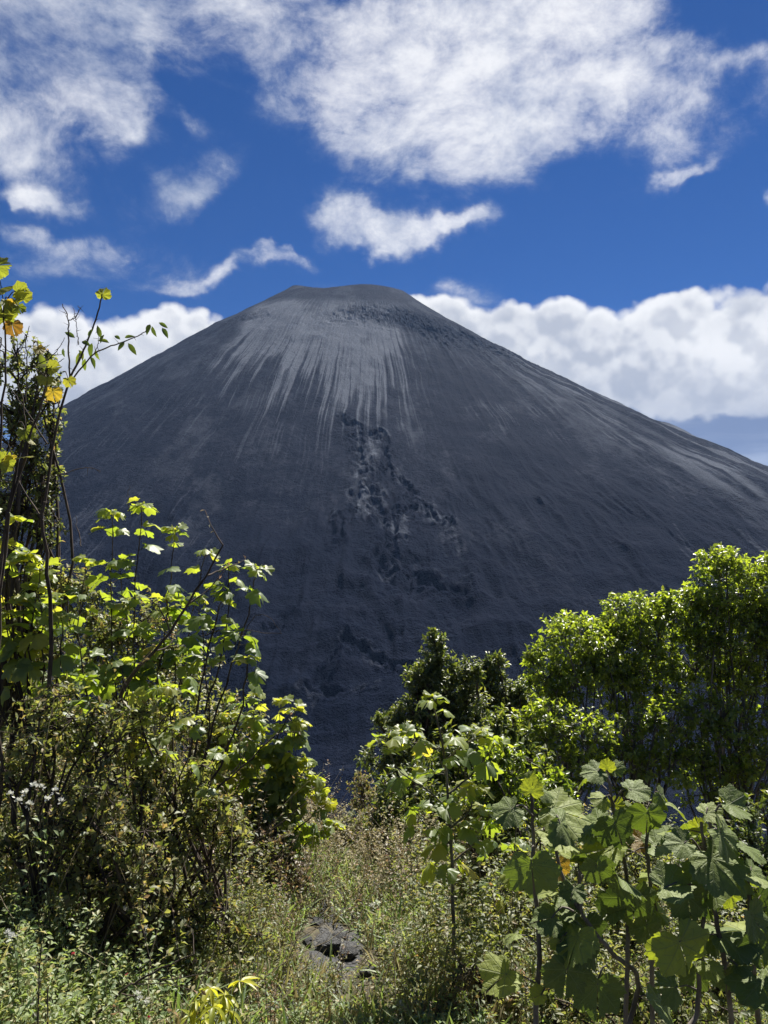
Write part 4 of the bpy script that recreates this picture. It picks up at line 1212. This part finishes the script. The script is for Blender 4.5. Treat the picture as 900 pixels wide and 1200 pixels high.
def build_sky_twigs():
    rg = np.random.default_rng(404)
    Y = 3.6

    def hero(tb, lv):
        for a in [(5, 372, 34, 100, .2, .2, (12, 392)), (28, 350, 22, 80, .3, .35, (18, 352)), (118, 344, 1, 90, .2, .3, None)][:2]:
            hero_leaf(tb, lv, a[0], a[1], Y, a[2], a[3], a[4], a[5], a[6])
        hero_leaf(tb, lv, 21, 342, Y, 24, 5, .1, .25, (8, 352))
        hero_leaf(tb, lv, -2, 340, Y, 30, 30, .3, .30, (4, 352))
        hero_leaf(tb, lv, -6, 312, Y, 30, 10, .1, .20, (2, 340))
        hero_leaf(tb, lv, 14, 380, Y, 24, -80, .1, .98, (8, 372))
        hero_leaf(tb, lv, 10, 355, Y, 22, -60, .3, .1, (6, 350))
        hero_leaf(tb, lv, 22, 360, Y, 16, -70, .4, .05, (10, 352))
        hero_leaf(tb, lv, 62, 458, Y, 22, -85, .1, .72, (70, 440))
        hero_leaf(tb, lv, 60, 432, Y, 20, 15, .2, .40, (52, 440))
        hero_leaf(tb, lv, 80, 445, Y, 16, -70, .2, .45, (74, 436))
        hero_leaf(tb, lv, 30, 505, Y, 22, -65, .5, .10, (22, 495))
        hero_leaf(tb, lv, 45, 408, Y, 16, -60, .3, .75, (40, 402))
        hero_leaf(tb, lv, 2, 545, Y, 30, 60, .2, .2, (0, 560))
    stem_plant('shrub', 'lobed-leaf shrub with yellowing leaves against the sky at the left edge', 'shrub', Y,
               [[(-20, 800), (-8, 600), (6, 450), (5, 352)], [(-20, 800), (10, 600), (25, 520), (30, 500)], [(10, 600), (40, 500), (56, 440), (60, 430)]],
               rg, 'big', 'autumn', 0.08, 0.3, base=(-1.95, 3.8), top=0.15, whorl=0, r=0.008, hero=hero, twigs=[([(5, 420), (-4, 380), (-8, 345)], .004), ([(30, 500), (22, 440), (34, 405)], .003)])
    # thorny branch reaching right
    Y = 4.3
    tb_tw = [([(50, 600), (66, 500), (80, 450), (98, 410), (112, 375), (120, 345)], .0085), ([(82, 448), (80, 400), (80, 375), (73, 356)], .0055), ([(80, 376), (88, 372), (93, 362), (91, 358)], .003),
             ([(92, 404), (90, 385), (86, 360)], .003), ([(84, 446), (110, 415), (140, 402), (165, 392), (176, 382)], .005), ([(40, 470), (62, 432), (75, 420)], .004), ([(30, 470), (32, 425), (30, 400), (34, 382)], .004),
             ([(32, 400), (30, 392), (29, 396)], .002), ([(20, 440), (60, 418), (76, 396)], .0035), ([(70, 480), (62, 450), (40, 430)], .004), ([(110, 415), (116, 400), (114, 382)], .0025),
             ([(60, 560), (100, 548), (118, 552)], .003), ([(20, 620), (60, 585), (78, 576)], .003), ([(50, 610), (20, 560), (10, 520)], .006), ([(55, 520), (30, 480), (12, 455)], .005)]
    tb = Tubes(); lv = Leaves('oval')
    for pl_, r0 in tb_tw:
        c = curve([at(q[0], q[1], Y) for q in pl_], 5 * len(pl_), 0.006, rg)
        tb.add(c, r0, r0 * 0.45, 5)
        for k in range(2, len(c) - 1, 2):                 # thorns and knots
            tb.add(np.array([c[k], c[k] + rg.normal(size=3) * 0.018]), 0.0022, 0.0006, 3)
    for (u, v, px, ang, tn) in [(176, 380, 12, -100, .2), (178, 382, 11, -70, .1), (190, 384, 12, -60, .3), (186, 378, 10, -30, .4), (146, 401, 11, -120, .3), (150, 402, 13, -55, .1), (146, 396, 9, 20, .5),
                               (141, 398, 9, 140, .4), (128, 402, 12, 160, .8), (118, 396, 12, 100, .5), (108, 402, 14, -100, .4), (96, 412, 15, -120, .75), (92, 410, 12, -60, .85), (100, 420, 14, -110, .5),
                               (106, 418, 11, -60, .4), (88, 396, 12, 150, .2), (104, 396, 10, 60, .3), (122, 392, 11, -100, .2), (74, 408, 9, -80, .2), (96, 400, 12, -30, .3), (112, 410, 10, -80, .6), (47, 414, 16, -80, .8)]:
        lv.add(at(u, v, Y), nrmz(img_dir(ang) + [0, rg.normal() * .4, 0]), np.array([rg.normal() * .4, -1, .3]), px / FPX * Y * 1.25, tn)
    lv2 = Leaves('big')
    hero_leaf(tb, lv2, 120, 346, Y, 19, 75, .15, .30)
    b = np.array([-1.95, 4.5, float(gz(-1.95, 4.5))])
    tb.add(curve([b, at(60, 760, 4.4), at(50, 600, Y)], 12, 0.02, rg), 0.016, 0.009, 6)
    make_plant('shrub', b, 'leggy thorny shrub with nearly bare twigs reaching over the white cloud', 'shrub', tb, [('foliage', lv, 'dark'), ('top_leaf', lv2, 'autumn')], rg)
    # bare arching branches over the thicket
    spec = [('long bare branch arching down to the right across the thicket', [(150, 840), (185, 900), (215, 955), (235, 1005)], 4.6, (-1.5, 4.9), .009),
            ('bare branch slanting up to the right below the lobed-leaf bush', [(140, 1020), (190, 975), (260, 920), (330, 855)], 4.7, (-1.6, 4.9), .010),
            ('dark leaning branch crossing the middle of the left thicket', [(105, 900), (150, 800), (200, 740), (262, 640)], 4.0, (-1.6, 4.3), .014),
            ('bare twigs spreading low over the dry herbs beside the path', [(205, 1060), (250, 1010), (300, 985), (360, 940)], 5.4, (-1.3, 5.6), .008),
            ('dark stick rising from the bottom left corner', [(105, 1200), (140, 1165), (180, 1140), (228, 1118)], 2.9, (-1.15, 2.9), .006)]
    for lab, pl_, Y, bb, r0 in spec:
        tb = Tubes(); lv = Leaves('small')
        b = np.array([bb[0], bb[1], float(gz(*bb))])
        pts = [at(q[0], q[1], Y) for q in pl_]
        if pts[0][2] < b[2]: pts[0][2] = b[2] - 0.02
        c = curve(pts, 20, 0.012, rg)
        tb.add(c, r0, r0 * 0.35, 6)
        tb.add(curve([b - [0, 0, .05], (b + c[0]) / 2, c[0]], 6, 0.01, rg), r0 * 1.3, r0, 6)
        for k in range(4, len(c), 2):
            d = nrmz(c[min(k + 1, len(c) - 1)] - c[k - 1] + rg.normal(size=3) * 0.06)
            e = c[k] + nrmz(d + rg.normal(size=3) * 0.55 + [0, 0, .2]) * (0.1 + 0.28 * rg.random())
            q = curve([c[k], (c[k] + e) / 2 + rg.normal(size=3) * 0.02, e], 6, 0.006, rg)
            tb.add(q, r0 * 0.35, r0 * 0.15, 4)
            lv.add(q[3:], nrmz(rg.normal(size=(len(q[3:]), 3))), nrmz(rg.normal(size=(len(q[3:]), 3)) + [0, 0, 1]), 0.028, tones(rg, len(q[3:]), .5, .2))
        make_plant('bare_branch', b, lab, 'branch', tb, [('foliage', lv, 'rusty')], rg)


def build_front():
    """the broad grey-green leaves at the lower right"""
    rg = np.random.default_rng(505)
    Z = lambda x, y: (540 + x / 2.5, 860 + y / 2.5)

    def plant(label, Y, stems, leaves, base, r=0.0075):
        tb = Tubes(); lv = Leaves('big'); yls = []
        for st in stems:
            pts = [at(*Z(q[0], q[1]), Y + (q[2] if len(q) > 2 else 0)) for q in st]
            tb.add(curve(pts, 5 * len(pts), 0.004, rg), r, r * 0.55, 7)
        b = np.array([base[0], base[1], float(gz(*base))])
        for st in stems[:1]:
            e = at(*Z(*st[0][:2]), Y + (st[0][2] if len(st[0]) > 2 else 0))
            tb.add(curve([b - [0, 0, .05], (b + e) / 2 + [0.02, 0, 0], e], 8, 0.004, rg), r * 1.5, r, 7)
        for lf in leaves:
            x, y, w, ang, face, tn, node, dy = lf
            u, v = Z(x, y)
            nd = None
            if node: nd = (*Z(*node), 0.03)
            if tn > 0.8: yls.append(Leaves('big'))
            hero_leaf(tb, yls[-1] if tn > 0.8 else lv, u, v, Y + dy, w / 2.5 * 0.94, ang + rg.normal() * 4, face, tn, nd)
        for st in stems:                                    # smaller leaves on short stalks up the stems
            c = curve([at(*Z(q[0], q[1]), Y + (q[2] if len(q) > 2 else 0)) for q in st], 30)
            for _ in range(5):
                p = c[int(len(c) * (0.12 + 0.8 * rg.random()))]
                a = rg.random() * 6.28; out = np.array([math.cos(a), math.sin(a), 0.35])
                e = p + nrmz(out) * (0.05 + 0.07 * rg.random())
                tb.add(np.array([p, (p + e) / 2 + [0, 0, .01], e]), .0024, .0016, 4)
                lv.add(e, nrmz(out + [0, 0, -0.3 - 0.8 * rg.random()] + rg.normal(size=3) * .25), nrmz(np.array([0, -.25, 1.]) + out * .4 + rg.normal(size=3) * .3), .07 + .11 * rg.random(), (0.08 + .15 * rg.random()) if rg.random() < .45 else (.45 + .33 * rg.random()))
        make_plant('broad_leaf_plant', b, label, 'plant', tb, [('foliage', lv, 'big')] + [('yellow_leaf', y_, 'autumn') for y_ in yls], rg, 'broad-leaved plants in the lower right foreground', 'stem', 'greybark')

    # x, y (zoom px), width, tip angle, face, tone, node, dY
    plant('broad-leaved plant at the left of the foreground trio, one dark leaf hanging flat', 2.15,
          [[(215, 900), (230, 620), (212, 420), (212, 280), (205, 165)], [(480, 900, .1), (520, 720, .1), (440, 640), (350, 520), (290, 400), (270, 260)], [(350, 520), (348, 440), (350, 400)]],
          [(150, 220, 115, 200, .45, .15, (210, 240), -.05), (207, 168, 72, 85, .62, .62, None, -.02), (240, 168, 70, -25, .8, .2, (208, 178), .02), (290, 262, 140, -45, .35, .12, (275, 260), -.06),
           (207, 380, 165, -92, .06, .30, (214, 330), -.10), (285, 385, 80, -70, .3, .86, (290, 400), .03), (400, 385, 105, -80, .15, .2, (352, 430), -.02), (200, 130, 42, 60, .4, .6, None, .04),
           (265, 540, 110, 185, .7, .1, (330, 520), -.06), (262, 522, 60, -35, .5, .9, (320, 530), .0), (310, 525, 55, 20, .6, .2, (330, 520), .02), (290, 610, 62, -95, .15, .62, (330, 600), -.05),
           (230, 165, 40, 30, .5, .5, None, .05), (320, 240, 60, 60, .5, .7, (275, 260), .05), (235, 765, 60, 200, .2, .66, (280, 745), -.03), (310, 690, 150, -100, .12, .08, (360, 660), -.08),
           (400, 735, 165, -90, .1, .10, (430, 680), -.02), (365, 560, 130, -85, .1, .06, (350, 540), .05), (330, 650, 60, 150, .75, .4, (400, 640), .0)],
          (0.95, 2.35))
    plant('broad-leaved plant in the middle of the foreground trio, large leaf glowing from behind', 2.3,
          [[(480, 900), (490, 640), (485, 420), (450, 230), (428, 110)], [(560, 900, .1), (560, 520), (545, 320), (560, 200)]],
          [(402, 110, 92, 188, .6, .12, (430, 130), -.03), (428, 100, 50, 90, .15, .68, None, -.02), (450, 105, 62, 40, .5, .2, (430, 125), .02), (500, 165, 100, 5, .55, .14, (450, 200), -.05),
           (420, 190, 75, 170, .65, .6, (450, 210), -.04), (585, 180, 85, -55, .5, .15, (560, 200), .0), (545, 232, 115, -85, .12, .22, (560, 215), -.05), (450, 262, 135, -80, .12, .10, (460, 245), -.07),
           (530, 312, 85, 200, .4, .95, (545, 330), .04), (500, 225, 55, 130, .5, .3, (455, 220), .06), (500, 480, 160, -88, .1, .12, (500, 450), -.06), (545, 560, 105, -75, .3, .14, (520, 540), -.03),
           (450, 500, 100, 230, .3, .1, (490, 480), -.02), (570, 455, 70, 160, .6, .7, (560, 500), .0), (470, 300, 90, -60, .3, .1, (480, 330), .03), (575, 520, 80, -30, .5, .2, (560, 500), .02),
           (455, 210, 50, 60, .3, .65, None, .0)],
          (0.9, 2.55))
    plant('broad-leaved plant at the right of the foreground trio, reaching the picture edge', 2.1,
          [[(620, 900), (690, 820, .05), (700, 640), (720, 440), (705, 260)], [(800, 900, .1), (770, 660), (740, 480), (735, 300), (728, 240)], [(880, 900, .15), (860, 700), (850, 560), (840, 420)]],
          [(655, 320, 105, 190, .4, .12, (700, 340), -.04), (720, 232, 85, 10, .85, .5, (728, 245), -.03), (785, 205, 125, -20, .55, .16, (730, 260), -.05), (760, 290, 150, -50, .35, .2, (735, 310), -.09),
           (850, 400, 90, -40, .5, .18, (845, 420), .0), (600, 450, 145, 8, .85, .3, (700, 460), -.06), (665, 475, 135, -88, .12, .1, (700, 490), -.04), (795, 420, 100, 235, .15, .45, (745, 440), .03),
           (640, 610, 195, -78, .08, .55, (695, 600), -.10), (850, 530, 130, -60, .45, .12, (850, 560), -.06), (870, 600, 140, -80, .15, .1, (860, 620), -.02), (775, 700, 95, -90, .15, .1, (772, 680), .0),
           (810, 680, 80, 0, .6, .2, (772, 690), -.04), (880, 760, 110, -70, .2, .12, (870, 740), .0), (700, 280, 60, 100, .2, .68, None, .03), (730, 390, 60, 220, .2, .75, (740, 420), .04), (560, 470, 1, 0, .5, .1, None, 0),
           (720, 500, 90, -60, .2, .1, (740, 520), .02), (790, 470, 80, -70, .2, .55, (745, 480), .05), (900, 430, 100, -70, .4, .15, (850, 440), .03), (740, 600, 90, -50, .4, .15, (760, 620), .04),
           (690, 700, 110, -100, .15, .15, (698, 690), .06), (840, 300, 1, 0, .5, .1, None, 0), (830, 460, 60, 100, .3, .6, (845, 480), .05), (895, 510, 90, 60, .6, .2, (855, 540), .02)],
          (1.15, 2.3))


def flower_plant(name, label, cat, u, v, Y, rg, heads, col, group=None, head_r=0.02, h=0.35):
    p = at(u, v, Y)
    b = np.array([p[0] + rg.normal() * .04, p[1] + rg.normal() * .04, 0.0]); b[2] = float(gz(b[0], b[1]))
    tb = Tubes(); lv = Leaves('small'); fls = []
    for (du, dv) in heads:
        q = at(u + du, v + dv, Y)
        if q[2] < b[2] + .05: q[2] = b[2] + .05
        c = curve([b, b * .4 + q * .6 + rg.normal(size=3) * .02, q], 8, .004, rg)
        tb.add(c, .0025, .0012, 4)
        lv.add(c[1:-2], nrmz(rg.normal(size=(len(c) - 3, 3)) + [0, 0, .3]), np.array([0, -.3, 1.]), 0.035, tones(rg, len(c) - 3, .5, .2))
        n = 26
        d = sphere_dirs(rg, n, 1.4)
        fls.append(Leaves('petal')); fls[-1].add(q + d * head_r * .45, d, nrmz(rg.normal(size=(n, 3)) + [0, 0, 1]), head_r * (.7 + .5 * rg.random(n)), rg.random(n) * .6)
    make_plant(name, b, label, cat, tb, [('leaves', lv, 'herb'), *[('flower_head', f_, col) for f_ in fls]], rg, group, 'stem', 'green')


def build_small():
    rg = np.random.default_rng(606)
    g = 'white flowering herbs in the undergrowth'
    W = [('white-flowered herb with a row of flat heads in the red-brown shrub at left', 60, 932, 3.25, [(-48, 0), (-38, 8), (-30, -2), (-26, 12), (-12, -8), (-4, 6), (4, -4), (12, 8), (-20, -10)], .015),
         ('white-flowered herb with two heads at the far side of the track', 436, 1066, 5.6, [(-4, 4), (6, -6), (0, -2)], .024),
         ('herb with one white head low in the weeds left of the sapling foot', 468, 1180, 4.0, [(0, 0), (4, 6)], .022),
         ('herb with three white heads beside the foot of the straight sapling', 514, 1178, 4.1, [(0, 0), (8, -8), (-6, 6)], .02),
         ('herb with a small white head midway up the right side of the track', 470, 1096, 5.0, [(0, 0), (6, 18)], .018),
         ('herb with one white head against the sapling stem', 524, 1098, 4.6, [(0, 0), (-10, -20)], .018),
         ('herb with two small white flowers below the black hollow', 160, 1082, 3.6, [(8, 8), (-14, -14)], .018),
         ('white-flowered herb at the very left edge of the bank', 8, 1096, 2.7, [(0, 0), (6, 4)], .014),
         ('white-flowered herb near the dark stick at the bottom', 164, 1172, 3.0, [(0, 0), (8, 5), (-4, -6)], .012)]
    for lab, u, v, Y, hd, hr in W:
        flower_plant('white_flower_herb', lab, 'flower', u, v, Y, rg, hd, 'white', g, hr)
    g = 'crimson flowers at the lower left'
    for lab, u, v, Y in [('crimson flower on the green bank under the black hollow', 86, 1118, 2.8), ('crimson flower at the near rim of the black hollow', 149, 1143, 3.0),
                         ('crimson flower at the bottom edge beside the yellow plant', 174, 1193, 2.8)]:
        flower_plant('crimson_flower', lab, 'flower', u, v, Y, rg, [(0, 0)], 'pink', g, .006)
    # yellow drooping plant
    Y = 2.95
    tb = Tubes(); lv = Leaves('lance')
    b = np.array([at(248, 1195, Y)[0], Y, 0.0]); b[2] = float(gz(b[0], b[1]))
    for (u, v) in [(246, 1158), (232, 1172), (262, 1166), (222, 1190), (268, 1184), (250, 1180), (240, 1195), (281, 1150)]:
        q = at(u, v, Y + rg.normal() * .03)
        q[2] = max(q[2], b[2] + .06)
        tb.add(curve([b, b * .5 + q * .5 + [rg.normal() * .01, 0, .0], q], 6), .003, .0015, 4)
        n = 8
        a = rg.random(n) * 6.28
        out = np.stack([np.cos(a), np.sin(a), rg.normal(size=n) * .5 - .35], -1)
        lv.add(np.tile(q, (n, 1)), nrmz(out), nrmz(np.array([0, 0, 1.]) + out * .6), .055 + .035 * rg.random(n), rg.random(n) * .5)
    make_plant('yellow_leaf_plant', b, 'small plant with drooping bright yellow leaves at the bottom of the bank', 'plant', tb, [('foliage', lv, 'yellow')], rg, None, 'stem', 'green')
    # dead seed heads
    for lab, u, v, Y, top, m1 in [('dead dark seed stalk leaning on the left bank', 30, 1190, 2.25, (48, 1108), 'bark'), ('short black seed stalk near the bottom left corner', 48, 1200, 2.2, (56, 1160), 'bark')]:
        tb = Tubes(); lv = Leaves('small')
        b = at(u, v, Y); b[2] = float(gz(b[0], b[1])); q = at(*top, Y)
        c = curve([b, (b + q) / 2 + [.01, 0, 0], q], 10, .004, rg)
        tb.add(c, .004, .002, 5)
        n = 60; f = rg.random(n); P_ = b + (q - b) * (0.45 + .55 * f)[:, None] + rg.normal(size=(n, 3)) * .006
        lv.add(P_, nrmz(rg.normal(size=(n, 3)) + [0, 0, 1]), rg.normal(size=(n, 3)), .018, rg.random(n) * .15)
        make_plant('seed_stalk', b, lab, 'dead plant', tb, [('seed_head', lv, 'rusty')], rg, 'dead seed stalks on the bank', 'stem', 'bark')
    for lab, u, v, Y, tips in [('reddish dry plume of seeds leaning over the weeds near the bottom', 318, 1165, 3.5, [(296, 1140), (310, 1135), (325, 1145), (300, 1155), (318, 1150)])]:
        tb = Tubes(); lvs = []
        b = at(u, v, Y); b[2] = float(gz(b[0], b[1]))
        for q in tips:
            lv = Leaves('small'); lvs.append(lv)
            q = at(*q, Y); c = curve([b, (b + q) / 2, q], 8, .004, rg); tb.add(c, .0025, .0012, 4)
            n = 60; P_ = c[3] + (c[-1] - c[3]) * rg.random((n, 1)) + rg.normal(size=(n, 3)) * .008
            lv.add(P_, nrmz(rg.normal(size=(n, 3))), rg.normal(size=(n, 3)), .012, .6 + .4 * rg.random(n))
        make_plant('seed_plume', b, lab, 'dead plant', tb, [('seed_head', l_, 'rusty') for l_ in lvs], rg, None, 'stem', 'redbark')


def build_haze():
    V = np.array([(-1500, -60, -110), (1500, -60, -110), (1500, 2600, -110), (-1500, 2600, -110), (-1500, -60, 400), (1500, -60, 400), (1500, 2600, 400), (-1500, 2600, 400)], float)
    Q = [(0, 3, 2, 1), (4, 5, 6, 7), (0, 1, 5, 4), (1, 2, 6, 5), (2, 3, 7, 6), (3, 0, 4, 7)]
    m, t = material('thin mountain haze')
    p = t.new('ShaderNodeVolumePrincipled'); p.inputs['Color'].default_value = (0.34, 0.55, 1.0, 1); p.inputs['Density'].default_value = HAZE; p.inputs['Anisotropy'].default_value = 0.2
    o = t.new('ShaderNodeOutputMaterial'); t.l.new(p.outputs[0], o.inputs['Volume'])
    props(mesh_obj('haze', np_mesh('haze', V, quads=Q, mats=[m])), 'thin blue air between the viewpoint and the volcano', None, None, 'stuff')


HAZE = 0.00007

build_light(); build_world(); build_camera(); build_mats()
build_volcano(); build_ground(); build_path(); build_rocks()
build_cover(); build_trees(); build_shrubs(); build_lobed(); build_sky_twigs(); build_front(); build_small()
build_haze()
